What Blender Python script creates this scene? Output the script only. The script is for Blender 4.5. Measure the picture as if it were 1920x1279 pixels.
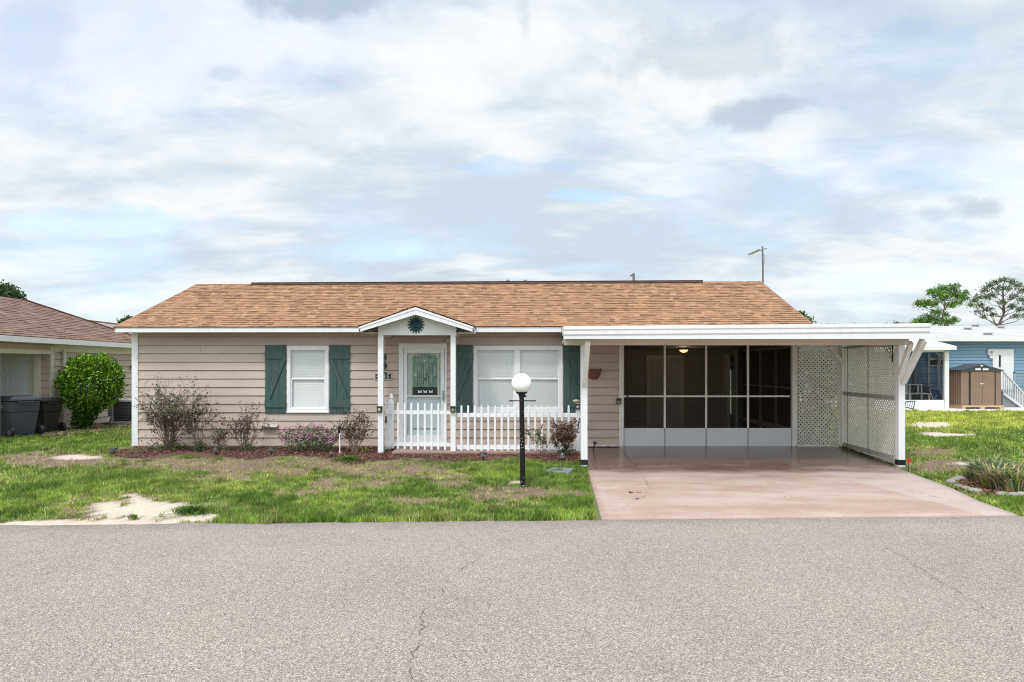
import bpy, math, random
import numpy as np
from mathutils import Vector, Matrix
random.seed(7); rng = np.random.default_rng(7)
for o in list(bpy.data.objects): bpy.data.objects.remove(o)
S = bpy.context.scene; COL = S.collection

# ------------------------------------------------------------------ camera
F, CH, HZ = 1280.0, 1.68, 690.0            # focal length in px, camera height, horizon row
cd = bpy.data.cameras.new('camera'); cam = bpy.data.objects.new('camera', cd); COL.objects.link(cam)
cam.location = (0, 0, CH); cam.rotation_euler = (math.radians(90), 0, 0)
cd.sensor_width = 36; cd.lens = 36*F/1920; cd.shift_y = (HZ-639.5)/1920; cd.clip_end = 3000; cd.clip_start = 0.05
S.camera = cam
# ------------------------------------------------------------------ world + sun
SUN_EL, SUN_AZ = math.radians(55), math.radians(202)   # azimuth clockwise from +Y
W = bpy.data.worlds.new('World'); S.world = W; W.use_nodes = True
nt = W.node_tree; N = nt.nodes; L = nt.links; N.clear()
def nd(tree, t, **kw):
    n = tree.nodes.new(t)
    for k, v in kw.items():
        if k.startswith('i_'):
            k = k[2:]; k = int(k) if k.isdigit() else k.replace('_', ' ')
            n.inputs[k].default_value = v
        else: setattr(n, k, v)
    return n
def build_world():
    sky = nd(nt, 'ShaderNodeTexSky', sky_type='NISHITA', sun_disc=False)
    sky.sun_elevation = SUN_EL; sky.sun_rotation = SUN_AZ; sky.air_density = 1.0; sky.dust_density = 1.5
    tc = nd(nt, 'ShaderNodeTexCoord'); sep = nd(nt, 'ShaderNodeSeparateXYZ'); L.new(tc.outputs['Generated'], sep.inputs[0])
    def m(op, a, b=None, clamp=False):
        n = nd(nt, 'ShaderNodeMath', operation=op, use_clamp=clamp)
        for i, v in enumerate((a, b)):
            if v is None: continue
            if isinstance(v, (int, float)): n.inputs[i].default_value = v
            else: L.new(v, n.inputs[i])
        return n.outputs[0]
    def rng_(v, a, b, c, d, smooth=True):
        n = nd(nt, 'ShaderNodeMapRange', interpolation_type='SMOOTHSTEP' if smooth else 'LINEAR')
        L.new(v, n.inputs[0])
        for i, x in zip((1, 2, 3, 4), (a, b, c, d)): n.inputs[i].default_value = x
        return n.outputs[0]
    def noise(scale, detail, dist, off, sx=1.0, sy=1.0, rough=.55):
        mp = nd(nt, 'ShaderNodeMapping'); L.new(cmb.outputs[0], mp.inputs[0])
        mp.inputs['Location'].default_value = off; mp.inputs['Scale'].default_value = (sx, sy, 1)
        n = nd(nt, 'ShaderNodeTexNoise'); L.new(mp.outputs[0], n.inputs['Vector'])
        n.inputs['Scale'].default_value = scale; n.inputs['Detail'].default_value = detail
        n.inputs['Roughness'].default_value = rough; n.inputs['Distortion'].default_value = dist
        return n.outputs['Fac']
    z = m('MAXIMUM', sep.outputs[2], 0.0); den = m('ADD', z, 0.22)
    cmb = nd(nt, 'ShaderNodeCombineXYZ')
    L.new(m('DIVIDE', sep.outputs[0], den), cmb.inputs[0]); L.new(m('DIVIDE', sep.outputs[1], den), cmb.inputs[1])
    big = noise(1.15, 7, .5, (3.1, 1.7, 0), 1.0, 1.25, .58)
    soft = noise(0.8, 4, .3, (7.3, 9.1, 2), 1.0, 1.6, .5)
    fine = noise(3.2, 8, .35, (1.3, 4.9, 5), 1.0, 1.5, .62)
    puff = noise(2.1, 6, .3, (12.6, 3.3, 8), .55, 1.3, .55)
    cov = m('ADD', m('MULTIPLY', big, .80), m('MULTIPLY', fine, .20))
    mask = rng_(cov, .36, .54, .66, 1.0)                 # 1 = cloud, 0 = open sky
    lum = rng_(m('ADD', m('MULTIPLY', soft, .70), m('MULTIPLY', fine, .30)), .40, .56, .0, 1.0)
    cc = nd(nt, 'ShaderNodeValToRGB'); L.new(lum, cc.inputs[0]); e = cc.color_ramp.elements
    e[0].color = (.61, .71, .80, 1); e[1].color = (.94, .965, .985, 1)
    x = e.new(.45); x.color = (.77, .83, .88, 1)
    # named cloud features at their place in the sky: direction (tan azimuth, tan elevation), radii
    dv_ = nd(nt, 'ShaderNodeMath', operation='MAXIMUM'); L.new(sep.outputs[1], dv_.inputs[0]); dv_.inputs[1].default_value = .02
    tu = m('DIVIDE', sep.outputs[0], dv_.outputs[0]); tv = m('DIVIDE', sep.outputs[2], dv_.outputs[0])
    wn = nd(nt, 'ShaderNodeTexNoise'); L.new(tc.outputs['Generated'], wn.inputs['Vector']); wn.inputs['Scale'].default_value = 10; wn.inputs['Detail'].default_value = 7; wn.inputs['Roughness'].default_value = .6
    wisp = m('MULTIPLY', m('SUBTRACT', wn.outputs['Fac'], .5), 5.5)
    def feature(lst):
        acc = None
        for px, py, rx, ry, a in lst:
            du = m('MULTIPLY', m('SUBTRACT', tu, (px-960)/F), F/rx); dv2 = m('MULTIPLY', m('SUBTRACT', tv, (HZ-py)/F), F/ry)
            d2 = m('SQRT', m('ADD', m('MULTIPLY', du, du), m('MULTIPLY', dv2, dv2)))
            v = rng_(m('ADD', d2, wisp), .35, 1.5, a, 0); acc = v if acc is None else m('MAXIMUM', acc, v)
        return acc
    greyf = feature([(1400, 212, 55, 26, .75), (1480, 200, 60, 24, .8), (1840, 390, 52, 20, .7), (1750, 402, 40, 12, .5), (610, 10, 110, 34, .8), (985, 45, 18, 40, .45), (1310, 110, 130, 60, .45), (420, 140, 30, 10, .3)])
    bluef = feature([(1100, 366, 75, 9, .7), (1225, 369, 35, 7, .7), (880, 312, 110, 12, .5), (560, 125, 70, 40, .22), (190, 420, 190, 22, .5), (90, 480, 200, 40, .3), (30, 60, 80, 90, .3), (700, 470, 90, 18, .45), (1640, 520, 200, 26, .3), (1700, 90, 140, 40, .35)])
    dark = m('MAXIMUM', rng_(puff, .66, .74, 0, .4), greyf)                  # small grey scud clouds
    mx = nd(nt, 'ShaderNodeMix', data_type='RGBA'); L.new(dark, mx.inputs[0]); L.new(cc.outputs[0], mx.inputs[6]); mx.inputs[7].default_value = (.50, .58, .65, 1)
    # clouds are brightest overhead and towards the veiled sun
    sd = Vector((math.sin(SUN_AZ)*math.cos(SUN_EL), math.cos(SUN_AZ)*math.cos(SUN_EL), math.sin(SUN_EL)))
    dp = nd(nt, 'ShaderNodeVectorMath', operation='DOT_PRODUCT'); L.new(tc.outputs['Generated'], dp.inputs[0]); dp.inputs[1].default_value = sd
    gain = m('ADD', m('ADD', 7.7, rng_(sep.outputs[2], .45, .95, 0, SKYTOP)), rng_(dp.outputs['Value'], .45, 1.0, 0, SUNGLOW))
    sc = nd(nt, 'ShaderNodeVectorMath', operation='SCALE'); L.new(mx.outputs[2], sc.inputs[0]); L.new(gain, sc.inputs[3])
    blu = nd(nt, 'ShaderNodeVectorMath', operation='SCALE'); L.new(sky.outputs[0], blu.inputs[0]); blu.inputs[3].default_value = 1.9
    mask = m('MULTIPLY', mask, m('SUBTRACT', 1.0, bluef))
    fm = nd(nt, 'ShaderNodeMix', data_type='RGBA'); L.new(mask, fm.inputs[0]); L.new(blu.outputs[0], fm.inputs[6]); L.new(sc.outputs[0], fm.inputs[7])
    bg = nd(nt, 'ShaderNodeBackground'); bg.inputs[1].default_value = .1; L.new(fm.outputs[2], bg.inputs[0])
    L.new(bg.outputs[0], nd(nt, 'ShaderNodeOutputWorld').inputs[0])
SKYTOP, SUNGLOW = 6.0, 13.0
build_world()
sl = bpy.data.lights.new('sun', 'SUN'); sl.energy = 1.3; sl.angle = math.radians(8); sl.color = (1, .965, .92)
so = bpy.data.objects.new('sun', sl); COL.objects.link(so)
so.rotation_euler = Vector((-math.sin(SUN_AZ)*math.cos(SUN_EL), -math.cos(SUN_AZ)*math.cos(SUN_EL), -math.sin(SUN_EL))).to_track_quat('-Z', 'Y').to_euler()
S.view_settings.view_transform = 'Standard'; S.view_settings.look = 'None'; S.view_settings.exposure = 0.42; S.view_settings.gamma = 1
S.render.resolution_x = 1024; S.render.resolution_y = 682
try: S.cycles.transparent_max_bounces = 24; S.cycles.filter_width = 1.1
except Exception: pass

# ------------------------------------------------------------------ geometry helpers
def edgeY(x): return 8.385 + 0.043*x                       # far edge of the road
def gz(x, y):
    t = (14.2 - y)/(14.2 - edgeY(x)); return -0.2*min(1.0, max(0.0, t))
def P(px, py, Y): return Vector(((px-960)*Y/F, Y, CH+(HZ-py)*Y/F))
def G(px, py, lift=0.0):
    z = -.1
    for _ in range(12):
        Y = (CH-z)*F/(py-HZ); X = (px-960)*Y/F; z = gz(X, Y)
    return Vector((X, Y, z+lift))

class MB:
    def __init__(s): s.v = []; s.f = []; s.c = []
    def quad(s, *p, col=(1, 1, 1)):
        n = len(s.v); s.v += [tuple(q) for q in p]; s.f.append(tuple(range(n, n+len(p)))); s.c.append(col)
    def box(s, a, b, col=(1, 1, 1)):
        x0, y0, z0 = (min(a[i], b[i]) for i in range(3)); x1, y1, z1 = (max(a[i], b[i]) for i in range(3))
        s.hexa([(x0,y0,z0),(x1,y0,z0),(x1,y1,z0),(x0,y1,z0),(x0,y0,z1),(x1,y0,z1),(x1,y1,z1),(x0,y1,z1)], col)
    def hexa(s, p, col=(1, 1, 1)):
        n = len(s.v); s.v += [tuple(q) for q in p]
        for f in ((0,3,2,1),(4,5,6,7),(0,1,5,4),(1,2,6,5),(2,3,7,6),(3,0,4,7)): s.f.append(tuple(n+i for i in f)); s.c.append(col)
    def bar(s, p0, p1, w, d, up=(0, 0, 1), col=(1, 1, 1)):
        p0 = Vector(p0); p1 = Vector(p1); a = (p1-p0).normalized(); u = Vector(up)
        if abs(a.dot(u)) > .98: u = Vector((0, 1, 0))
        sx = a.cross(u).normalized()*w/2; sy = sx.cross(a).normalized()*d/2
        s.hexa([p0-sx-sy, p0+sx-sy, p0+sx+sy, p0-sx+sy, p1-sx-sy, p1+sx-sy, p1+sx+sy, p1-sx+sy], col)
    def tube(s, pts, rad, n=8, cap=True, col=(1, 1, 1)):
        pts = [Vector(p) for p in pts]
        if isinstance(rad, (int, float)): rad = [rad]*len(pts)
        base = len(s.v)
        for i, p in enumerate(pts):
            a = (pts[min(i+1, len(pts)-1)]-pts[max(i-1, 0)])
            a = a.normalized() if a.length > 1e-9 else Vector((0, 0, 1))
            u = Vector((1, 0, 0)) if abs(a.x) < .8 else Vector((0, 1, 0))
            e1 = a.cross(u).normalized(); e2 = a.cross(e1)
            for k in range(n):
                t = 2*math.pi*k/n; s.v.append(tuple(p+(e1*math.cos(t)+e2*math.sin(t))*rad[i]))
        for i in range(len(pts)-1):
            for k in range(n):
                k2 = (k+1) % n; s.f.append((base+i*n+k, base+i*n+k2, base+(i+1)*n+k2, base+(i+1)*n+k)); s.c.append(col)
        if cap:
            s.f.append(tuple(base+k for k in range(n))[::-1]); s.c.append(col)
            s.f.append(tuple(base+(len(pts)-1)*n+k for k in range(n))); s.c.append(col)
    def lathe(s, prof, c, n=24, axis='Z', col=(1, 1, 1)):
        base = len(s.v); c = Vector(c)
        for r, h in prof:
            for k in range(n):
                t = 2*math.pi*k/n; q = (r*math.cos(t), r*math.sin(t), h)
                if axis == 'Y': q = (q[0], h, q[1])
                if axis == 'X': q = (h, q[0], q[1])
                s.v.append(tuple(c+Vector(q)))
        for i in range(len(prof)-1):
            for k in range(n):
                k2 = (k+1) % n; s.f.append((base+i*n+k, base+i*n+k2, base+(i+1)*n+k2, base+(i+1)*n+k)); s.c.append(col)
        s.f.append(tuple(base+k for k in range(n))[::-1]); s.c.append(col)
        s.f.append(tuple(base+(len(prof)-1)*n+k for k in range(n))); s.c.append(col)
    def prism(s, poly, off, col=(1, 1, 1)):                # polygon (3-D points) extruded by vector off
        n = len(s.v); k = len(poly); off = Vector(off)
        s.v += [tuple(q) for q in poly]+[tuple(Vector(q)+off) for q in poly]
        s.f.append(tuple(range(n, n+k))); s.f.append(tuple(range(n+k, n+2*k))[::-1]); s.c += [col, col]
        for i in range(k):
            j = (i+1) % k; s.f.append((n+i, n+j, n+k+j, n+k+i)[::-1]); s.c.append(col)
    def leaf(s, p, size, col, d=None, asp=.55):
        p = Vector(p)
        d = Vector(d) if d is not None else Vector((random.gauss(0, 1), random.gauss(0, 1), random.gauss(0, 1)))
        d = d.normalized(); q = Vector((random.gauss(0, 1), random.gauss(0, 1), random.gauss(0, 1)))
        w = d.cross(q)
        if w.length < 1e-4: w = Vector((1, 0, 0))
        w = w.normalized()*size*asp*.5
        s.quad(p, p+d*size*.5+w, p+d*size, p+d*size*.5-w, col=col)
    def build(s, name, mat, parent=None, bevel=0, smooth=False, fix=True):
        me = bpy.data.meshes.new(name); me.from_pydata(s.v, [], s.f)
        if any(c != (1, 1, 1) for c in s.c):
            ca = me.color_attributes.new('Col', 'FLOAT_COLOR', 'CORNER'); arr = []
            for f, c in zip(s.f, s.c): arr += [c[0], c[1], c[2], 1.0]*len(f)
            ca.data.foreach_set('color', arr)
        if fix and len(s.f) < 60000:
            import bmesh
            b = bmesh.new(); b.from_mesh(me); bmesh.ops.recalc_face_normals(b, faces=b.faces); b.to_mesh(me); b.free()
        if smooth: me.polygons.foreach_set('use_smooth', [True]*len(me.polygons))
        me.materials.append(mat); me.update()
        o = bpy.data.objects.new(name, me); COL.objects.link(o)
        if parent is not None: o.parent = parent
        if bevel:
            md = o.modifiers.new('bevel', 'BEVEL'); md.width = bevel; md.segments = 1; md.limit_method = 'ANGLE'; md.angle_limit = math.radians(50)
        return o
def tag(o, label=None, cat=None, group=None, kind=None):
    for k, v in (('label', label), ('category', cat), ('group', group), ('kind', kind)):
        if v: o[k] = v
    return o
def thing(name, label, cat, group=None, loc=(0, 0, 0)):
    o = bpy.data.objects.new(name, None); COL.objects.link(o); o.location = loc; o.empty_display_size = .1
    return tag(o, label, cat, group)
def anchor(root, loc):
    """move a thing's Empty to its base, keeping its children (built in world coordinates) where they are"""
    loc = Vector(loc); root.location = loc
    for c in [c for c in bpy.data.objects if c.parent == root]: c.location = -loc
def copy_tree(o, parent=None, shift=None, rotz=None):
    c = o.copy(); COL.objects.link(c); c.parent = parent
    if shift is not None: c.location = o.location+Vector(shift)
    if rotz is not None: c.rotation_euler.z = rotz
    for ch in [x for x in bpy.data.objects if x.parent == o]: copy_tree(ch, c)
    return c

# ------------------------------------------------------------------ materials
MATS = {}
def mat(name, c1, c2=None, scale=3.0, rough=.6, detail=5, contrast=(.35, .65), bump=0, bscale=None, attr=False, metal=0, spec=None, stretch=(1, 1, 1), rough2=None, coat=0):
    if name in MATS: return MATS[name]
    m = bpy.data.materials.new(name); m.use_nodes = True; t = m.node_tree; b = t.nodes['Principled BSDF']
    b.inputs['Roughness'].default_value = rough; b.inputs['Metallic'].default_value = metal
    if spec is not None: b.inputs['Specular IOR Level'].default_value = spec
    if coat: b.inputs['Coat Weight'].default_value = coat
    tc = nd(t, 'ShaderNodeTexCoord'); mp = nd(t, 'ShaderNodeMapping'); mp.inputs['Scale'].default_value = stretch
    t.links.new(tc.outputs['Object'], mp.inputs[0])
    no = nd(t, 'ShaderNodeTexNoise'); no.inputs['Scale'].default_value = scale; no.inputs['Detail'].default_value = detail
    t.links.new(mp.outputs[0], no.inputs['Vector'])
    r = nd(t, 'ShaderNodeMapRange'); t.links.new(no.outputs['Fac'], r.inputs[0]); r.inputs[1].default_value = contrast[0]; r.inputs[2].default_value = contrast[1]
    mx = nd(t, 'ShaderNodeMix', data_type='RGBA'); t.links.new(r.outputs[0], mx.inputs[0])
    if c2 is None: c2 = tuple(x*.88 for x in c1)
    mx.inputs[6].default_value = (*c1, 1); mx.inputs[7].default_value = (*c2, 1)
    out = mx.outputs[2]
    if attr:
        a = nd(t, 'ShaderNodeAttribute', attribute_name='Col'); mu = nd(t, 'ShaderNodeMix', data_type='RGBA', blend_type='MULTIPLY'); mu.inputs[0].default_value = 1
        t.links.new(out, mu.inputs[6]); t.links.new(a.outputs['Color'], mu.inputs[7]); out = mu.outputs[2]
    t.links.new(out, b.inputs['Base Color'])
    if rough2 is not None:
        rr = nd(t, 'ShaderNodeMapRange'); t.links.new(r.outputs[0], rr.inputs[0]); rr.inputs[3].default_value = rough; rr.inputs[4].default_value = rough2
        t.links.new(rr.outputs[0], b.inputs['Roughness'])
    if bump:
        n2 = nd(t, 'ShaderNodeTexNoise'); n2.inputs['Scale'].default_value = bscale or scale*6; n2.inputs['Detail'].default_value = 4
        t.links.new(mp.outputs[0], n2.inputs['Vector'])
        bp = nd(t, 'ShaderNodeBump'); bp.inputs['Strength'].default_value = bump; bp.inputs['Distance'].default_value = .02
        t.links.new(n2.outputs['Fac'], bp.inputs['Height']); t.links.new(bp.outputs[0], b.inputs['Normal'])
    MATS[name] = m; return m
def leafmat(name, tint=(1, 1, 1), trans=.25, rough=.5):
    if name in MATS: return MATS[name]
    m = bpy.data.materials.new(name); m.use_nodes = True; t = m.node_tree; b = t.nodes['Principled BSDF']
    a = nd(t, 'ShaderNodeAttribute', attribute_name='Col'); mu = nd(t, 'ShaderNodeMix', data_type='RGBA', blend_type='MULTIPLY'); mu.inputs[0].default_value = 1
    t.links.new(a.outputs['Color'], mu.inputs[6]); mu.inputs[7].default_value = (*tint, 1)
    t.links.new(mu.outputs[2], b.inputs['Base Color']); b.inputs['Roughness'].default_value = rough; b.inputs['Specular IOR Level'].default_value = .35
    tr = nd(t, 'ShaderNodeBsdfTranslucent'); t.links.new(mu.outputs[2], tr.inputs[0])
    ms = nd(t, 'ShaderNodeMixShader'); ms.inputs[0].default_value = trans
    t.links.new(b.outputs[0], ms.inputs[1]); t.links.new(tr.outputs[0], ms.inputs[2])
    t.links.new(ms.outputs[0], t.nodes['Material Output'].inputs[0]); MATS[name] = m; return m
def glassmat(name, tint=(.8, .85, .85), refl=.12, dark=None):
    m = bpy.data.materials.new(name); m.use_nodes = True; t = m.node_tree; t.nodes.remove(t.nodes['Principled BSDF'])
    tr = nd(t, 'ShaderNodeBsdfTransparent'); tr.inputs[0].default_value = (*tint, 1)
    gl = nd(t, 'ShaderNodeBsdfGlossy'); gl.inputs['Roughness'].default_value = .03; gl.inputs[0].default_value = (.9, .93, .95, 1)
    lw = nd(t, 'ShaderNodeLayerWeight'); lw.inputs[0].default_value = refl
    ms = nd(t, 'ShaderNodeMixShader'); t.links.new(lw.outputs['Fresnel'], ms.inputs[0]); t.links.new(tr.outputs[0], ms.inputs[1]); t.links.new(gl.outputs[0], ms.inputs[2])
    t.links.new(ms.outputs[0], t.nodes['Material Output'].inputs[0]); MATS[name] = m; return m
def screenmat(name, fac, col=(.02, .02, .022)):
    m = bpy.data.materials.new(name); m.use_nodes = True; t = m.node_tree; t.nodes.remove(t.nodes['Principled BSDF'])
    tr = nd(t, 'ShaderNodeBsdfTransparent'); df = nd(t, 'ShaderNodeBsdfDiffuse'); df.inputs[0].default_value = (*col, 1)
    ms = nd(t, 'ShaderNodeMixShader'); ms.inputs[0].default_value = fac; t.links.new(tr.outputs[0], ms.inputs[1]); t.links.new(df.outputs[0], ms.inputs[2])
    t.links.new(ms.outputs[0], t.nodes['Material Output'].inputs[0]); MATS[name] = m; return m

M_siding = mat('siding_tan', (.50, .405, .345), (.43, .345, .29), 1.1, .55, bump=.15, bscale=60, stretch=(1, 1, 3))
M_white = mat('white_paint', (.72, .725, .73), (.60, .59, .57), 3.2, .45, contrast=(.52, .95), stretch=(2.2, 2.2, .5), detail=8)
M_vinyl = mat('white_vinyl', (.74, .745, .75), (.62, .615, .60), 4, .38, contrast=(.55, .95), stretch=(1.5, 1.5, .6), detail=8)
M_weather = mat('weathered_white_wood', (.76, .74, .71), (.55, .48, .42), 3.5, .65, contrast=(.5, .85), bump=.2, bscale=40, stretch=(1, 1, .3))
M_soffit = mat('soffit_beige', (.62, .565, .50), (.55, .50, .45), 1.2, .6)
M_kick = mat('aluminium_panel', (.60, .61, .61), (.53, .54, .545), 1.4, .35, contrast=(.3, .7), metal=0)
M_alu = mat('white_aluminium', (.72, .69, .64), (.62, .59, .55), 2, .35)
M_shut = mat('shutter_green', (.044, .088, .081), (.031, .066, .061), 4, .5, bump=.35, bscale=45, stretch=(4, 4, .35))
M_black = mat('black_plastic', (.012, .012, .013), (.02, .02, .02), 5, .35)
M_iron = mat('black_iron', (.010, .010, .011), (.022, .02, .02), 8, .4)
M_blind = mat('blind_white', (.66, .665, .65), (.61, .615, .60), 1.2, .5)
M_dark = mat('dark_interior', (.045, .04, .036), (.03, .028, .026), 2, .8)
M_glass = glassmat('window_glass', (.985, .995, .995), .14)
M_screen = screenmat('insect_screen', .55, (.012, .012, .012))
M_terra = mat('terracotta', (.20, .075, .045), (.13, .05, .035), 8, .7)
M_wood = mat('pale_pine_wood', (.55, .36, .20), (.42, .27, .15), 5, .7, stretch=(1, 1, 6))
M_bark = mat('bark', (.16, .12, .095), (.08, .06, .05), 9, .85, bump=.5, bscale=30)
M_stem = mat('twig', (.075, .052, .042), (.13, .095, .075), 12, .8)
M_leaf = leafmat('leaf'); M_dry = leafmat('dry_leaf', trans=.1, rough=.8)
M_grass = leafmat('grass_blade', trans=.30, rough=.55)

# ------------------------------------------------------------------ 2-D value noise for scattering
_tab = rng.random((256, 256))
def vn(x, y, s=1.0, o=0):
    x = np.asarray(x, float)*s+o*17.3+1000; y = np.asarray(y, float)*s+o*31.7+1000
    i = np.floor(x).astype(int); j = np.floor(y).astype(int); u = x-i; v = y-j; u = u*u*(3-2*u); v = v*v*(3-2*v)
    g = lambda a, b: _tab[a % 256, b % 256]
    return (g(i, j)*(1-u)+g(i+1, j)*u)*(1-v)+(g(i, j+1)*(1-u)+g(i+1, j+1)*u)*v
def fbm(x, y, s=1.0, o=0, n=4):
    a = 0; w = 1; t = 0
    for k in range(n): a = a+w*vn(x, y, s*2**k, o+k*3); t += w; w *= .55
    return a/t
def gznp(x, y):
    t = (14.2-y)/(14.2-(8.385+.043*x)); return -.2*np.clip(t, 0, 1)
def pix(x, y):
    z = gznp(x, y); y = np.maximum(y, .3); return 960+F*x/y, HZ+F*(CH-z)/y
def sstep(a, b, v): t = np.clip((v-a)/(b-a), 0, 1); return t*t*(3-2*t)
def ell(px, py, cx, cy, rx, ry): return np.sqrt(((px-cx)/rx)**2+((py-cy)/ry)**2)

# ground cover: returns bare (0..1), sand (0..1), dry (0..1)
def cover(x, y):
    px, py = pix(x, y)
    n1 = fbm(x, y, 1.1, 1); n2 = fbm(x, y, 3.2, 2); n3 = fbm(x, y, .5, 5)
    e = (n2-.5)*1.1+(fbm(x, y, 9., 7, 3)-.5)*.9
    sand = np.zeros_like(px)
    for cx, cy, rx, ry in ((265, 955, 110, 24), (170, 985, 330, 13), (355, 968, 60, 14), (150, 856, 44, 5), (968, 905, 16, 4), 
                           (1745, 797, 48, 7), (1850, 868, 60, 4), (1770, 815, 60, 5), (1110, 976, 12, 4)):
        sand = np.maximum(sand, 1-sstep(.62, 1.12, ell(px, py, cx, cy, rx, ry)+e))
    dirt = np.zeros_like(px)
    for cx, cy, rx, ry in ((560, 872, 300, 22), (340, 868, 180, 12), (720, 880, 150, 18), (620, 905, 40, 16), (560, 925, 50, 9), (100, 862, 170, 16), (700, 905, 60, 10), (830, 893, 60, 8), (780, 938, 55, 7), (430, 895, 60, 9), (1060, 925, 50, 9),
                           (960, 925, 90, 20), (1850, 910, 60, 22), (1760, 872, 70, 16), (1740, 850, 50, 12), (250, 960, 160, 34), (1710, 905, 20, 12),
                           (850, 905, 45, 9)):
        dirt = np.maximum(dirt, 1-sstep(.55, 1.15, ell(px, py, cx, cy, rx, ry)+e*1.1))
    patch = sstep(.58, .70, n1)*.6*sstep(300, 650, px)*sstep(.35, .6, fbm(x, y, 8., 14, 2))
    dist = y-(8.385+.043*x)
    fringe = (1-sstep(.1, .35, dist))*(px > 400)*(px < 1700)            # thick grass along the road
    right = sstep(5.5, 7, x)*sstep(15.5, 17, y)
    bare = np.clip(np.maximum(np.maximum(dirt*.93, sand), patch*(1-.75*right)), 0, 1)*(1-.9*fringe)
    dry = np.clip(sstep(.4, .75, n3)*.35+dirt*.5+sstep(.5, .75, n2)*.25, 0, 1)
    return bare, sand*(1-fringe*.8), dry, right, n1, n2, px, py

# ------------------------------------------------------------------ ground, road, driveway
def npmesh(name, V, Fc, mat_, cols=None, smooth=False):
    V = np.asarray(V, np.float32); Fc = np.asarray(Fc, np.int32); me = bpy.data.meshes.new(name); k = Fc.shape[1]
    me.vertices.add(len(V)); me.vertices.foreach_set('co', V.ravel())
    me.loops.add(Fc.size); me.loops.foreach_set('vertex_index', Fc.ravel())
    me.polygons.add(len(Fc)); me.polygons.foreach_set('loop_start', np.arange(0, Fc.size, k, dtype=np.int32))
    me.polygons.foreach_set('loop_total', np.full(len(Fc), k, np.int32))
    if cols is not None:
        ca = me.color_attributes.new('Col', 'FLOAT_COLOR', 'POINT')
        ca.data.foreach_set('color', np.concatenate([cols, np.ones((len(cols), 1))], 1).astype(np.float32).ravel())
    me.update(calc_edges=True)
    if smooth: me.polygons.foreach_set('use_smooth', np.ones(len(Fc), bool))
    me.materials.append(mat_); o = bpy.data.objects.new(name, me); COL.objects.link(o); return o
def grid(xs, ys):
    X, Y = np.meshgrid(xs, ys); nx = len(xs); i = np.arange(len(ys)-1)[:, None]*nx+np.arange(nx-1)[None, :]
    return X.ravel(), Y.ravel(), np.stack([i, i+1, i+nx+1, i+nx], -1).reshape(-1, 4)
def mix3(a, b, t): return a*(1-t[:, None])+b*t[:, None]
xs = np.concatenate([[-900, -400, -150, -80, -50, -35, -26, -20], np.arange(-17, 22.01, .11), [26, 34, 50, 80, 150, 400, 900]])
ys = np.concatenate([[-300, -60, -20, 0, 4, 7, 7.6], np.arange(7.8, 14.2, .09), [14.2], np.arange(14.35, 29, .16), [32, 37, 45, 60, 90, 150, 400, 1500]])
gx, gy, gf = grid(xs, ys)
bare, sand, dry, right, n1, n2, gpx, gpy = cover(gx, gy)
soil = np.array([.20, .135, .095]); sandc = np.array([.60, .515, .42]); thatch = np.array([.22, .17, .10]); green = np.array([.13, .17, .04]); yel = np.array([.45, .46, .09])
gc = mix3(np.tile(green, (len(gx), 1)), yel, right*sstep(17, 20, gy)*.8)
gc = mix3(gc, thatch, np.clip(dry*.6, 0, 1)); gc = mix3(gc, mix3(np.tile(soil, (len(gx), 1)), thatch, sstep(.4, .6, n2)), np.clip(bare*1.1, 0, 1)); gc = mix3(gc, sandc, sand)
gzv = gznp(gx, gy)-.05*(1-sstep(-.3, -.05, gy-(8.385+.043*gx)))-.012+.02*(fbm(gx, gy, 2.0, 9)-.5)*(gy > 8.6)*(gy < 12.9)
M_ground = mat('ground_soil', (1, 1, 1), (.72, .70, .68), 22, .9, bump=.8, bscale=55, attr=True, contrast=(.3, .7))
o = npmesh('ground', np.stack([gx, gy, gzv], 1), gf, M_ground, gc, True); tag(o, kind='structure')

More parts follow.
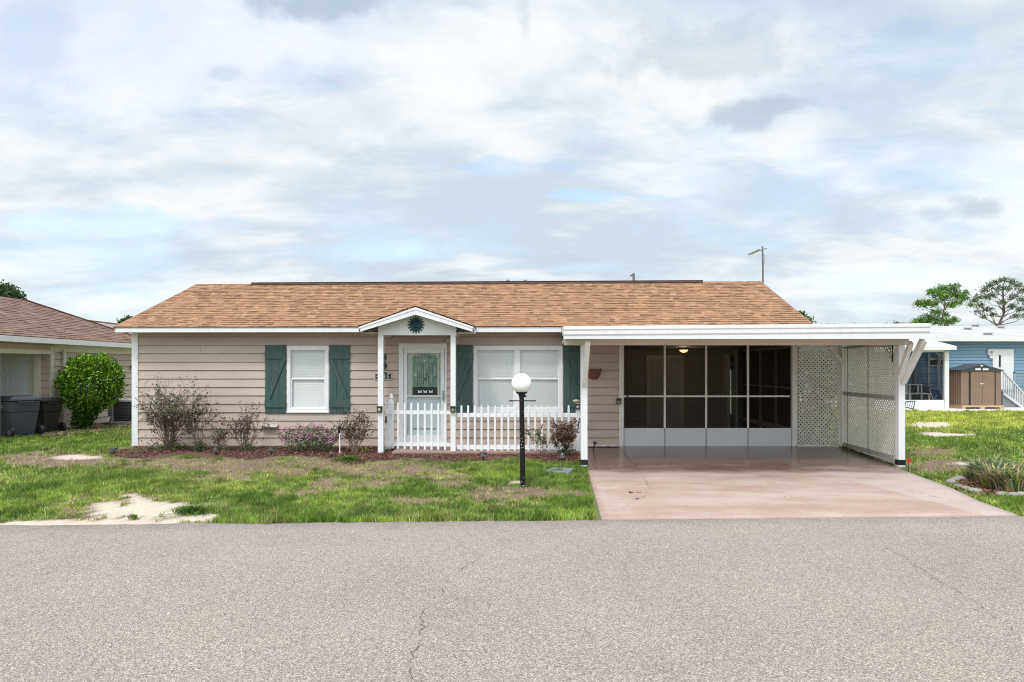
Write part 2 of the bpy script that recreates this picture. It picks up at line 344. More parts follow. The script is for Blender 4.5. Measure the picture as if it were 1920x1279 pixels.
def roadmat():
    m = bpy.data.materials.new('asphalt'); m.use_nodes = True; t = m.node_tree; b = t.nodes['Principled BSDF']; l = t.links
    tc = nd(t, 'ShaderNodeTexCoord')
    vo = nd(t, 'ShaderNodeTexVoronoi'); vo.inputs['Scale'].default_value = 135; l.new(tc.outputs['Object'], vo.inputs['Vector'])
    sp = nd(t, 'ShaderNodeSeparateColor'); l.new(vo.outputs['Color'], sp.inputs[0])
    cr = nd(t, 'ShaderNodeValToRGB'); l.new(sp.outputs[0], cr.inputs[0]); e = cr.color_ramp.elements
    e[0].color = (.12, .104, .093, 1); e[1].color = (.56, .50, .455, 1)
    for p, c in ((.28, (.225, .197, .180, 1)), (.6, (.295, .26, .238, 1)), (.85, (.375, .333, .305, 1))): x = e.new(p); x.color = c
    n1 = nd(t, 'ShaderNodeTexNoise'); n1.inputs['Scale'].default_value = .55; n1.inputs['Detail'].default_value = 6; n1.inputs['Roughness'].default_value = .6; l.new(tc.outputs['Object'], n1.inputs['Vector'])
    r = nd(t, 'ShaderNodeMapRange'); l.new(n1.outputs['Fac'], r.inputs[0]); r.inputs[1].default_value = .3; r.inputs[2].default_value = .7; r.inputs[3].default_value = .90; r.inputs[4].default_value = 1.08
    n2 = nd(t, 'ShaderNodeTexNoise'); n2.inputs['Scale'].default_value = .32; n2.inputs['Detail'].default_value = 3; l.new(tc.outputs['Object'], n2.inputs['Vector'])
    r2 = nd(t, 'ShaderNodeMapRange'); l.new(n2.outputs['Fac'], r2.inputs[0]); r2.inputs[1].default_value = .38; r2.inputs[2].default_value = .62
    tint = nd(t, 'ShaderNodeMix', data_type='RGBA'); l.new(r2.outputs[0], tint.inputs[0]); tint.inputs[6].default_value = (1.0, .975, .92, 1); tint.inputs[7].default_value = (.985, .955, .935, 1)
    mu = nd(t, 'ShaderNodeMix', data_type='RGBA', blend_type='MULTIPLY'); mu.inputs[0].default_value = 1; l.new(cr.outputs[0], mu.inputs[6]); l.new(tint.outputs[2], mu.inputs[7])
    n3 = nd(t, 'ShaderNodeTexNoise'); n3.inputs['Scale'].default_value = 2.4; n3.inputs['Detail'].default_value = 7; n3.inputs['Roughness'].default_value = .7; l.new(tc.outputs['Object'], n3.inputs['Vector'])
    st = nd(t, 'ShaderNodeMapRange'); l.new(n3.outputs['Fac'], st.inputs[0]); st.inputs[1].default_value = .58; st.inputs[2].default_value = .74; st.inputs[3].default_value = 1; st.inputs[4].default_value = .84
    sp2 = nd(t, 'ShaderNodeSeparateXYZ'); l.new(tc.outputs['Object'], sp2.inputs[0])
    ed = nd(t, 'ShaderNodeMath', operation='MULTIPLY_ADD'); l.new(sp2.outputs[0], ed.inputs[0]); ed.inputs[1].default_value = -.043; l.new(sp2.outputs[1], ed.inputs[2])
    ed2 = nd(t, 'ShaderNodeMath', operation='MULTIPLY_ADD'); l.new(n3.outputs['Fac'], ed2.inputs[0]); ed2.inputs[1].default_value = .9; l.new(ed.outputs[0], ed2.inputs[2])
    er_ = nd(t, 'ShaderNodeMapRange'); l.new(ed2.outputs[0], er_.inputs[0]); er_.inputs[1].default_value = 8.35; er_.inputs[2].default_value = 8.85; er_.inputs[3].default_value = 1; er_.inputs[4].default_value = .78
    m1 = nd(t, 'ShaderNodeMath', operation='MULTIPLY'); l.new(r.outputs[0], m1.inputs[0]); l.new(st.outputs[0], m1.inputs[1]); m2 = nd(t, 'ShaderNodeMath', operation='MULTIPLY'); l.new(m1.outputs[0], m2.inputs[0]); l.new(er_.outputs[0], m2.inputs[1])
    vs = nd(t, 'ShaderNodeVectorMath', operation='SCALE'); l.new(mu.outputs[2], vs.inputs[0]); l.new(m2.outputs[0], vs.inputs[3])
    l.new(vs.outputs[0], b.inputs['Base Color']); b.inputs['Roughness'].default_value = .85
    bp = nd(t, 'ShaderNodeBump'); bp.inputs['Strength'].default_value = .7; bp.inputs['Distance'].default_value = .006; l.new(vo.outputs['Distance'], bp.inputs['Height']); bp.invert = True
    l.new(bp.outputs[0], b.inputs['Normal']); return m
M_road = roadmat()
exs = np.concatenate([[-200, -80, -40, -20], np.arange(-14, 14, .12), [20, 40, 80, 200]])
v = []; f = []
for i, x in enumerate(exs):
    j = (fbm(x, 0., 1.6, 4)-.5)*.16+(fbm(x, 3., 7., 6)-.5)*.09
    v += [(x, edgeY(x)+float(j)-(.0), -.196), (x, edgeY(x)-.25, -.188), (x, 4., -.19), (x, 0., -.18), (x, -1.0, -.19)]
for i in range(len(exs)-1):
    for k in range(4): f.append((i*5+k, i*5+k+1, (i+1)*5+k+1, (i+1)*5+k))
o = npmesh('road', v, [q[::-1] for q in f], M_road); tag(o, kind='structure')
def crack(pts, w, name, z0=-.183):
    mb = MB(); prev = None
    fine = []
    for a, b in zip(pts[:-1], pts[1:]):
        n = max(2, int((b-a).length/.05))
        for i in range(n):
            p = a.lerp(b, i/n); fine.append(p+Vector((random.gauss(0, .012), random.gauss(0, .012), 0)))
    for i, (a, b) in enumerate(zip(fine[:-1], fine[1:])):
        ww = w*random.uniform(.3, 1.3)
        if random.random() < .22: continue
        d = (b-a).normalized(); s = Vector((-d.y, d.x, 0))*ww/2
        mb.quad(a-s, b-s*.9, b+s*.9, a+s)
    tag(mb.build(name, mat('crack_dark', (.075, .066, .06)), fix=False), kind='structure')
def RP(px, py, z=-.182): Y = (CH-z)*F/(py-HZ); return Vector(((px-960)*Y/F, Y, z))
def shiftz(pts, dz): return [Vector((p.x, p.y, p.z+dz)) for p in pts]
crack([RP(905, 1040), RP(868, 1066), RP(840, 1085), RP(828, 1112), RP(808, 1125), RP(790, 1148), RP(793, 1175), RP(783, 1205), RP(772, 1232), RP(770, 1285)], .005, 'road_crack')
crack([RP(1655, 1022), RP(1695, 1045), RP(1748, 1078), RP(1795, 1108), RP(1840, 1135), RP(1880, 1165), RP(1925, 1195)], .0055, 'road_crack')
crack([RP(1140, 1033), RP(1170, 1060), RP(1182, 1090)], .004, 'road_crack')

# driveway slab
dl = [G(1092, 845), G(1100, 874), G(1112, 915), G(1128, 974)]; dr = [G(1583, 845), G(1685, 880), G(1722, 894), G(1782, 916), G(1832, 940), G(1912, 969)]
def lerpX(pts, Y):
    pts = sorted(pts, key=lambda p: p.y)
    if Y <= pts[0].y: a, b = pts[0], pts[1]
    elif Y >= pts[-1].y: a, b = pts[-2], pts[-1]
    else: a, b = next((a, b) for a, b in zip(pts[:-1], pts[1:]) if a.y <= Y <= b.y)
    return a.x+(b.x-a.x)*(Y-a.y)/(b.y-a.y)
v = []; f = []; rows = list(np.linspace(0, 1, 40)); nu = 30
for t in rows:
    for u in range(nu+1):
        Y = 14.60*t+8.55*(1-t); x = lerpX(dl, Y)*(1-u/nu)+lerpX(dr, Y)*u/nu
        if t < 1e-9: Y = edgeY(x)-.01
        y2 = edgeY(x)-.01+(14.60-edgeY(x)+.01)*t
        x = lerpX(dl, y2)*(1-u/nu)+lerpX(dr, y2)*u/nu
        v.append((x, y2, gz(x, y2)+.016+(0 if y2 < 14.2 else 0)))
n = nu+1
for i in range(len(rows)-1):
    for u in range(nu): f.append((i*n+u, i*n+u+1, (i+1)*n+u+1, (i+1)*n+u))
def drivemat():
    m = bpy.data.materials.new('painted_concrete'); m.use_nodes = True; t = m.node_tree; b = t.nodes['Principled BSDF']; l = t.links
    tc = nd(t, 'ShaderNodeTexCoord'); sep = nd(t, 'ShaderNodeSeparateXYZ'); l.new(tc.outputs['Object'], sep.inputs[0])
    def noi(s, d, sc=(1, 1, 1)):
        mp = nd(t, 'ShaderNodeMapping'); mp.inputs['Scale'].default_value = sc; l.new(tc.outputs['Object'], mp.inputs[0])
        n = nd(t, 'ShaderNodeTexNoise'); n.inputs['Scale'].default_value = s; n.inputs['Detail'].default_value = d; n.inputs['Roughness'].default_value = .62; l.new(mp.outputs[0], n.inputs['Vector']); return n.outputs['Fac']
    def rr(v, a, b_, c, d, st='SMOOTHSTEP'):
        n = nd(t, 'ShaderNodeMapRange', interpolation_type=st); l.new(v, n.inputs[0])
        for i, x in zip((1, 2, 3, 4), (a, b_, c, d)): n.inputs[i].default_value = x
        return n.outputs[0]
    n1 = noi(1.3, 7, (.6, 1.6, 1)); n2 = noi(14, 5)
    mx = nd(t, 'ShaderNodeMix', data_type='RGBA'); l.new(rr(n1, .33, .68, 0, 1), mx.inputs[0]); mx.inputs[6].default_value = (.34, .225, .182, 1); mx.inputs[7].default_value = (.43, .325, .282, 1)
    mx2 = nd(t, 'ShaderNodeMix', data_type='RGBA'); l.new(rr(n2, .5, .75, 0, .35), mx2.inputs[0]); l.new(mx.outputs[2], mx2.inputs[6]); mx2.inputs[7].default_value = (.20, .14, .115, 1)
    # paler bare apron on the street side right flank:  s = x - line(y)
    ad = nd(t, 'ShaderNodeMath', operation='MULTIPLY_ADD'); l.new(sep.outputs[1], ad.inputs[0]); ad.inputs[1].default_value = .27; l.new(sep.outputs[0], ad.inputs[2])
    mx3 = nd(t, 'ShaderNodeMix', data_type='RGBA'); l.new(rr(ad.outputs[0], 8.28, 8.34, 0, .42), mx3.inputs[0]); l.new(mx2.outputs[2], mx3.inputs[6]); mx3.inputs[7].default_value = (.43, .38, .355, 1)
    # wet film with the carport roof's shade painted into its darkening, ragged edge
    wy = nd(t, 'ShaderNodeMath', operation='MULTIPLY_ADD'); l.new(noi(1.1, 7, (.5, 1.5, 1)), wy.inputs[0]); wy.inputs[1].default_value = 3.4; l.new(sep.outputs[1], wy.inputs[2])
    wet_shade = rr(wy.outputs[0], 12.6, 14.1, 0, 1)
    mx4 = nd(t, 'ShaderNodeMix', data_type='RGBA', blend_type='MULTIPLY'); l.new(wet_shade, mx4.inputs[0]); l.new(mx3.outputs[2], mx4.inputs[6]); mx4.inputs[7].default_value = (.38, .31, .285, 1)
    l.new(mx4.outputs[2], b.inputs['Base Color']); l.new(rr(wet_shade, 0, 1, .65, .21, 'LINEAR'), b.inputs['Roughness'])
    bp = nd(t, 'ShaderNodeBump'); bp.inputs['Strength'].default_value = .12; bp.inputs['Distance'].default_value = .01; l.new(noi(30, 4), bp.inputs['Height']); l.new(bp.outputs[0], b.inputs['Normal']); return m
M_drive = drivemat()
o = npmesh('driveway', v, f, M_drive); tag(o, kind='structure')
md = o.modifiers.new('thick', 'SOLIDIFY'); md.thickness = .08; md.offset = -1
dg = lambda px, py: G(px, py, .0195)
crack([dg(1168, 848), dg(1180, 862), dg(1192, 878)], .016, 'driveway_joint'); crack([dg(1205, 895), dg(1222, 922)], .007, 'driveway_joint'); crack([dg(1224, 926), dg(1195, 938), dg(1165, 958)], .005, 'driveway_joint')
crack([dg(1676, 913), dg(1740, 931), dg(1800, 943), dg(1850, 956), dg(1900, 966)], .007, 'driveway_joint')

# entry slab behind the picket fence and in front of the door
M_slab = mat('slab_brown', (.30, .20, .17), (.24, .165, .14), 3, .75, bump=.2)
mb = MB(); mb.box((P(735, 0, 13.45).x, 13.42, -.1), (1.47, 14.53, .035)); o = mb.build('entry_slab', M_slab, bevel=.01); tag(o, kind='structure')
# concrete footing line of the lawn side
M_conc = mat('concrete', (.29, .265, .235), (.20, .185, .165), 4, .85, bump=.3)

# ------------------------------------------------------------------ siding
def siding(mb, O, d, n, s0, s1, z0, z1, pitch, zref, openings=()):
    """lap boards on the vertical plane through O along d, facing n; openings = (s0,s1,z0,z1)"""
    O = Vector(O); d = Vector(d); n = Vector(n)
    def pt(s, z, off): return O+d*s+n*off+Vector((0, 0, z))
    k0 = math.floor((z0-zref)/pitch)-1; lines = []
    z = zref+k0*pitch
    while z < z1+pitch: lines.append(z); z += pitch
    GR = .011
    zb = sorted(set([round(q, 5) for q in lines if z0 < q < z1]+[round(q-GR, 5) for q in lines if z0 < q-GR < z1]+[z0, z1]+[q for o in openings for q in o[2:] if z0 < q < z1]))
    ln = [round(q, 5) for q in lines]
    def off(z, below):                         # below=True: value just under z
        fr = ((z-zref)/pitch) % 1.0
        if fr > .999 or fr < .001: fr = 1.0 if below else 0.0
        return .002+.024*(1-fr)
    for a, b in zip(zb[:-1], zb[1:]):
        if b-a < 1e-4: continue
        iv = [(s0, s1)]
        for o in openings:
            if o[2] <= a+1e-5 and o[3] >= b-1e-5:
                nv = []
                for p, q in iv:
                    if o[0] > p: nv.append((p, min(q, o[0])))
                    if o[1] < q: nv.append((max(p, o[1]), q))
                iv = [x for x in nv if x[1]-x[0] > 1e-4]
        jit = random.uniform(.95, 1.04); c = (jit, jit, jit*.995)
        if any(l-GR-1e-4 < (a+b)/2 < l+1e-4 for l in ln):
            for p, q in iv:
                mb.quad(pt(p, a, -.012), pt(q, a, -.012), pt(q, b, -.012), pt(p, b, -.012), col=tuple(x*.8 for x in c)); mb.quad(pt(p, a, .004), pt(q, a, .004), pt(q, a, -.012), pt(p, a, -.012), col=c)
            continue
        for p, q in iv:
            mb.quad(pt(p, a, off(a, False)), pt(q, a, off(a, False)), pt(q, b, off(b, True)), pt(p, b, off(b, True)), col=c)
            if q-p > 1.5 and b-a > .1 and random.random() < .3:
                sj = random.uniform(p+.4, q-.4); mb.quad(pt(sj, a, off(a, False)+.0015), pt(sj+.005, a, off(a, False)+.0015), pt(sj+.005, b, off(b, True)+.0015), pt(sj, b, off(b, True)+.0015), col=tuple(x*.55 for x in c))
            if any(abs(a-l) < 1e-4 for l in ln): mb.quad(pt(p, a, -.012), pt(q, a, -.012), pt(q, a, off(a, False)), pt(p, a, off(a, False)), col=c)
M_siding_a = mat('siding_tan_boards', (.47, .382, .325), (.41, .33, .278), .9, .55, bump=.12, bscale=60, attr=True, stretch=(1, 1, 3))
WY = 14.545
fx = lambda px, Y=WY: (px-960)*Y/F
fz = lambda py, Y=WY: CH+(HZ-py)*Y/F
PITCH = 15.75/88; ZREF = fz(647)

# ------------------------------------------------------------------ shingle roof plane with real courses and tabs
def shingles(mb, a, b, c, d_, expo=.142, tones=None, tabw=(.08, .20), cut=None):
    """a,b = eave left/right, d_,c = ridge left/right."""
    a, b, c, d_ = map(Vector, (a, b, c, d_)); n = (b-a).cross(d_-a).normalized()
    if n.z < 0: n = -n
    L_ = ((a+b)/2-(c+d_)/2).length; k = int(L_/expo)
    for i in range(k+1):
        t0 = i*expo/L_; t1 = min(1.0, (i+1)*expo/L_)
        if t1 <= t0: continue
        l0, r0, l1, r1 = a.lerp(d_, t0), b.lerp(c, t0), a.lerp(d_, t1), b.lerp(c, t1)
        w = (r0-l0).length; s = 0.0
        ed = []
        while s < w:
            ed.append(s/w); s += random.uniform(*tabw)
        ed.append(1.0)
        for u0, u1 in zip(ed[:-1], ed[1:]):
            tone = random.choice(tones); j = random.uniform(.9, 1.08); col = tuple(q*j for q in tone)
            h = random.choice((.006, .010, .015))
            p = [l0.lerp(r0, u0)+n*h, l0.lerp(r0, u1)+n*h, l1.lerp(r1, u1)+n*.001, l1.lerp(r1, u0)+n*.001]
            mb.quad(*p, col=col); dk = tuple(q*.6 for q in col)
            mb.quad(l0.lerp(r0, u0)-n*.01, l0.lerp(r0, u1)-n*.01, p[1], p[0], col=dk)
M_shingle = mat('shingle_asphalt', (1, 1, 1), (.80, .80, .80), 70, .9, detail=3, attr=True, contrast=(.3, .7), bump=.5, bscale=160)
TAN = [(.37, .200, .104), (.34, .18, .093), (.30, .158, .083), (.41, .230, .122), (.275, .142, .075), (.36, .192, .10), (.35, .186, .097)]

# ================================================================== MAIN HOUSE
house = thing('house', 'single storey tan clapboard house with brown shingle roof, green shutters and white attached carport', 'house')
XL, XR = -8.02, 6.10                       # side walls
RZ0 = -.05; EAVE_Z = fz(613, 14.1)
W1 = (fx(539), fx(617), fz(773), fz(648)); W2 = (fx(888), fx(1055), fz(773), fz(648)); DR = (fx(748), fx(838), -.01, fz(644))
mb = MB()
siding(mb, (0, WY, 0), (1, 0, 0), (0, -1, 0), XL, fx(1160), .0, 2.46, PITCH, ZREF, [W1, W2, DR])
mb.box((XL, WY+.001, -.1), (fx(1160), WY+.03, .0), col=(.9, .9, .9))
siding(mb, (XL, 0, 0), (0, 1, 0), (-1, 0, 0), WY, 21.0, .0, 2.46, PITCH, ZREF)
siding(mb, (XR, 0, 0), (0, 1, 0), (1, 0, 0), WY, 17.95, .0, 2.46, PITCH, ZREF)
siding(mb, (0, 21.0, 0), (1, 0, 0), (0, 1, 0), XL, 4.0, .0, 2.46, PITCH, ZREF)
def gable(x, nx):
    s = 1 if nx > 0 else -1
    mb.quad((x, WY, 2.45), (x, 21.0, 2.45), (x, 17.6, 3.80), col=(1, 1, 1))
gable(XL, -1); gable(XR, 1)
mb.build('wall', M_siding_a, house, fix=False)
mb = MB(); mb.quad((XL+.05, WY+.02, 2.44), (fx(1160), WY+.02, 2.44), (fx(1160), 20.9, 2.44), (XL+.05, 20.9, 2.44))
mb.quad((fx(1160), 17.92, 2.44), (XR, 17.92, 2.44), (XR, 20.9, 2.44), (fx(1160), 20.9, 2.44))
mb.build('ceiling', M_soffit, house)
# footing strip
mb = MB(); mb.box((XL-.02, WY-.05, -.12), (fx(730), WY-.004, .035)); mb.build('footing', M_conc, house, bevel=.006)
# corner trims
mb = MB()
mb.box((fx(248.5), WY-.035, -.02), (fx(260), WY-.002, 2.45)); mb.box((fx(248.5), WY-.002, -.02), (fx(248.5)+.03, WY+.10, 2.45))
mb.build('corner_trim', M_white, house, bevel=.003)
# roof
rl = Vector((fx(370, 17.6), 17.6, fz(533, 17.6))); rr_ = Vector((fx(1425, 17.6), 17.6, fz(527.5, 17.6)))
el = Vector((fx(214, 14.08), 14.08, fz(613.5, 14.08))); er = Vector((fx(1527, 14.08), 14.08, fz(611, 14.08)))
roof = MB(); shingles(roof, el, er, rr_, rl, tones=TAN)
bl = Vector((el.x, 21.45, el.z)); br = Vector((er.x, 21.45, er.z))
roof.quad(br, bl, rl, rr_, col=TAN[1])
for p, q, r in ((el, rl, 1), (bl, rl, 1), (er, rr_, -1), (br, rr_, -1)): roof.bar(p+Vector((0, 0, -.012)), q+Vector((0, 0, -.012)), .05, .03, col=(.30, .17, .11))
roof_o = roof.build('roof', M_shingle, house, fix=False)
mb = MB(); v0 = rl.lerp(rr_, (475-370)/(1425-370.0)); v1 = rl.lerp(rr_, (1315-370)/(1425-370.0))
mb.hexa([v0+Vector((0, -.16, -.035)), v1+Vector((0, -.16, -.035)), v1+Vector((0, .16, -.035)), v0+Vector((0, .16, -.035)), v0+Vector((0, -.15, .012)), v1+Vector((0, -.15, .012)), v1+Vector((0, .15, .012)), v0+Vector((0, .15, .012))])
mb.hexa([v0+Vector((0, -.17, .012)), v1+Vector((0, -.17, .012)), v1+Vector((0, 0, .012)), v0+Vector((0, 0, .012)), v0+Vector((0, -.17, .018)), v1+Vector((0, -.17, .018)), v1+Vector((0, 0, .040)), v0+Vector((0, 0, .040))])
mb.build('ridge_vent', mat('ridge_vent_brown', (.10, .055, .045), (.14, .08, .06), 6, .8), roof_o)
mb = MB(); p = P(1188, 530, 18.2); mb.tube([p+Vector((0, 0, -.35)), p+Vector((0, 0, .25))], .032, 10); mb.tube([p+Vector((.0, 0, .22)), p+Vector((-.09, 0, .18))], .024, 8)
mb.build('vent_pipe', mat('pipe_grey', (.16, .16, .17)), roof_o)
for px in (952, 985): p = P(px, 527, 18.3); mb = MB(); mb.lathe([(.05, -.2), (.06, .0), (.03, .035)], p, 10); mb.build('vent_cap', mat('pipe_grey', (.16, .16, .17)), roof_o)
# fascia + soffit, rakes
mb = MB(); FY = 14.1; fb = -.105
mb.hexa([(el.x, FY, el.z+fb), (1.02, FY, EAVE_Z+fb), (1.02, FY+.02, EAVE_Z+fb), (el.x, FY+.02, el.z+fb), (el.x, FY, el.z-.012), (1.02, FY, EAVE_Z-.010), (1.02, FY+.02, EAVE_Z-.010), (el.x, FY+.02, el.z-.012)])
mb.box((el.x, FY-.004, EAVE_Z-.030), (1.02, FY-.0005, EAVE_Z-.014))
for e, b_, r_ in ((el, bl, rl), (er, br, rr_)):
    for p in (e, b_):
        q0 = Vector(p); q1 = Vector(r_); sx = .02 if e is el else -.02
        mb.prism([q0+Vector((sx, .03 if p is e else -.03, -.02)), q0+Vector((sx, .03 if p is e else -.03, -.12)), q1+Vector((sx, 0, -.12)), q1+Vector((sx, 0, -.02))], (sx, 0, 0))
mb.box((el.x, 21.40, EAVE_Z-.105), (er.x, 21.42, EAVE_Z-.012))
mb.build('fascia', M_white, house, fix=True)
mb = MB(); mb.box((el.x+.03, FY+.021, EAVE_Z-.105), (er.x-.03, WY-.0, EAVE_Z-.095)); mb.build('soffit', M_soffit, house)

# windows ---------------------------------------------------------------
def window(x0, x1, z0, z1, cols=1, name='window'):
    fr = MB(); t = .10; yf = WY-.035; yb = WY+.08
    fr.box((x0, yf, z1-t), (x1, WY+.01, z1)); fr.box((x0, yf, z0), (x1, WY+.01, z0+.085)); fr.box((x0-.01, yf-.02, z0-.012), (x1+.01, yf-.0005, z0+.02))
    fr.box((x0, yf+.002, z0+.085), (x0+.075, WY+.01, z1-t)); fr.box((x1-.075, yf+.002, z0+.085), (x1, WY+.01, z1-t))
    w = fr.build(name, M_white, house, bevel=.004)
    xs_ = [x0+.075, x1-.075]
    if cols == 2:
        c = fx(970); m_ = MB(); m_.box((c-.065, yf+.003, z0+.085), (c+.065, WY+.01, z1-t)); m_.build('mullion', M_white, w, bevel=.004); xs_ = [xs_[0], c-.065, c+.065, xs_[1]]
    for i in range(0, len(xs_), 2):
        a, b = xs_[i], xs_[i+1]; za, zb_ = z0+.085, z1-t; zm = (za+zb_)/2-.0
        s = MB(); q = .028
        for (p0, p1, yy) in ((za, zm+.02, WY-.006), (zm, zb_, WY+.016)):
            s.box((a, yy, p0), (a+q, yy+.02, p1)); s.box((b-q, yy, p0), (b, yy+.02, p1)); s.box((a+q, yy, p0), (b-q, yy+.02, p0+q)); s.box((a+q, yy, p1-q), (b-q, yy+.02, p1))
        s.build('sash', M_white, w, bevel=.002)
        g = MB(); g.quad((a+q, WY+.004, za+q), (b-q, WY+.004, za+q), (b-q, WY+.004, zm), (a+q, WY+.004, zm)); g.quad((a+q, WY+.026, zm+.02), (b-q, WY+.026, zm+.02), (b-q, WY+.026, zb_-q), (a+q, WY+.026, zb_-q))
        g.build('glass', M_glass, w)
        bl_ = MB(); z = za+.005
        while z < zb_:
            bl_.hexa([(a+.01, WY+.036, z), (b-.01, WY+.036, z), (b-.01, WY+.038, z), (a+.01, WY+.038, z), (a+.01, WY+.042, z+.047), (b-.01, WY+.042, z+.047), (b-.01, WY+.044, z+.047), (a+.01, WY+.044, z+.047)]); z += .042
        bl_.box((a+.008, WY+.031, zb_-.05), (b-.008, WY+.0345, zb_-.002))
        for u in (.18, .82): xx = a+(b-a)*u; bl_.box((xx-.003, WY+.0335, za), (xx+.003, WY+.0345, zb_-.05))
        bl_.build('blind', M_blind, w)
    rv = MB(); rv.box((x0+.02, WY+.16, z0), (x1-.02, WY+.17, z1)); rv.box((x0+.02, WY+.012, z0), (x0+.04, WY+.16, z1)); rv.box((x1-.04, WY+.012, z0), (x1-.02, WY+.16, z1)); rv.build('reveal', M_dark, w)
    return w
window(*W1); window(*W2, cols=2)
# shutters
def shutter(x0, x1, flip, lab=None):
    z0, z1 = fz(775), fz(646.5); w = x1-x0; mb = MB(); y = WY-.040
    nb = 3
    for i in range(nb): mb.box((x0+w*i/nb+.0025, y, z0), (x0+w*(i+1)/nb-.0025, y+.02, z1))
    o = mb.build('shutter', M_shut, house, bevel=.002)
    b = MB(); yb = y-.024; b1 = (fz(673), fz(659)); b2 = (fz(764), fz(750))
    b.box((x0, yb, b1[0]), (x1, y-.0005, b1[1])); b.box((x0, yb, b2[0]), (x1, y-.0005, b2[1]))
    top = Vector(((x1-.03) if not flip else (x0+.03), (yb+y)/2-.001, b1[0])); bot = Vector(((x0+.06) if not flip else (x1-.06), (yb+y)/2-.001, b2[1]))
    b.prism([top+Vector((-.045, -.0115, 0)), top+Vector((.045, -.0115, 0)), bot+Vector((.045, -.0115, 0)), bot+Vector((-.045, -.0115, 0))], (0, .022, 0))
    b.build('batten', M_shut, o, bevel=.002)
shutter(fx(498), fx(537), False); shutter(fx(618.5), fx(657), True); shutter(fx(849), fx(886.5), False); shutter(fx(1056), fx(1095), True)

# front door ---------------------------------------------------------------
mb = MB(); x0, x1, z0, z1 = DR
mb.box((x0, WY-.035, z1-.11), (x1, WY+.02, z1)); mb.box((x0, WY-.033, z0+.03), (x0+.10, WY+.02, z1-.11)); mb.box((x1-.05, WY-.033, z0+.03), (x1, WY+.02, z1-.11))
door = mb.build('front_door', M_white, house, bevel=.004)
sx0, sx1, sz0, sz1 = fx(757), fx(833), .05, fz(653.5)
mb = MB(); y0 = WY-.018; st = .075
mb.box((sx0, y0, sz0), (sx0+st, y0+.03, sz1)); mb.box((sx1-st, y0, sz0), (sx1, y0+.03, sz1)); mb.box((sx0+st, y0, sz1-.10), (sx1-st, y0+.03, sz1)); mb.box((sx0+st, y0, sz0), (sx1-st, y0+.03, sz0+.20)); mb.box((sx0+st, y0+.002, fz(744)), (sx1-st, y0+.028, fz(741.3)))
mb.build('storm_frame', M_white, door, bevel=.004)
mb = MB(); mb.box((sx0+.02, WY+.035, .03), (sx1-.02, WY+.06, sz1)); 
for a, b in ((.17, .30), (.36, .66)): mb.box((sx0+.18, WY+.030, .15+a*.6), (sx1-.18, WY+.0345, .15+b*.8))
mb.build('door_leaf', mat('door_white', (.68, .70, .72), (.63, .65, .68), 2, .4), door, bevel=.003)
mb = MB(); mb.quad((sx0+st, y0+.012, sz0+.2), (sx1-st, y0+.012, sz0+.2), (sx1-st, y0+.012, sz1-.1), (sx0+st, y0+.012, sz1-.1)); mb.build('storm_glass', glassmat('storm_glass', (.90, .94, .93), .10), door)
# leaded glass lite with arched top
cx0, cx1, cz0, cz1 = fx(773.3), fx(820), fz(744), fz(663)
def arch(x0, x1, z0, z1, rise, y, n=12):
    pts = [(x0, y, z0), (x1, y, z0)]
    for i in range(n+1): t = i/n; pts.append((x1+(x0-x1)*t, y, z1-rise+rise*math.sin(math.pi*(.12+.76*t))**1.0*1.0 if 0 < t < 1 else z1-rise))
    return pts
M_cream = mat('cream_frame', (.62, .60, .47), (.55, .53, .42), 2, .5)
mb = MB(); mb.prism(arch(cx0-.045, cx1+.045, cz0-.045, cz1+.045, .06, WY+.012), (0, .018, 0)); mb.build('lite_frame', M_cream, door, bevel=.003)
M_pane = mat('frosted_green_glass', (.16, .25, .19), (.33, .42, .36), 16, .12, contrast=(.35, .65), stretch=(1, 1, .3))
mb = MB(); mb.prism(arch(cx0, cx1, cz0, cz1, .05, WY+.006), (0, .005, 0)); mb.build('leaded_glass', M_pane, door)
mb = MB(); yl = WY+.0; H_ = cz1-cz0; Wd = cx1-cx0
def came(ax, az, bx, bz, w=.006): mb.bar((cx0+Wd*ax, yl+.003, cz0+H_*az), (cx0+Wd*bx, yl+.003, cz0+H_*bz), w, w)
for u in (.06, .14, .2, .3, .36, .44, .56, .64, .70, .80, .86, .94): came(u, .20, u, .80 if .2 <= u <= .8 else .86)
for zz, a, b in ((.45, 0, .4), (.45, .6, 1), (.76, .18, .4), (.76, .6, .82), (.9, .18, .82), (.52, .4, .6), (.38, .42, .58)): came(a, zz, b, zz)
for a, b in (((.4, .52), (.5, .38)), ((.6, .52), (.5, .38)), ((.4, .3), (.5, .45)), ((.6, .3), (.5, .45))): came(*a, *b)
for i in range(8):
    t0, t1 = i/8, (i+1)/8; h = lambda t: .86+.07*math.sin(math.pi*t); came(t0, h(t0), t1, h(t1), .008)
    if i: came(t0, h(t0), t0, h(t0)+.07)
mb.build('lead_came', mat('lead', (.10, .14, .12), metal=.3), door)
for u, w_ in ((.12, .5), (.88, .5), (.5, .84)): c = Vector((cx0+Wd*u, yl+.002, cz0+H_*w_)); mb = MB(); mb.lathe([(.001, -.006), (.016, -.002), (.016, .002)], c, 6, 'Y'); mb.build('bevel_jewel', mat('clear_bevel', (.75, .82, .78), rough=.1), door)
mb = MB(); mb.box((cx0, yl-.004, cz0+.005), (cx1, yl+.0055, cz0+H_*.225)); bp_ = mb.build('butterfly_panel', mat('panel_black', (.016, .022, .020), rough=.3), door)
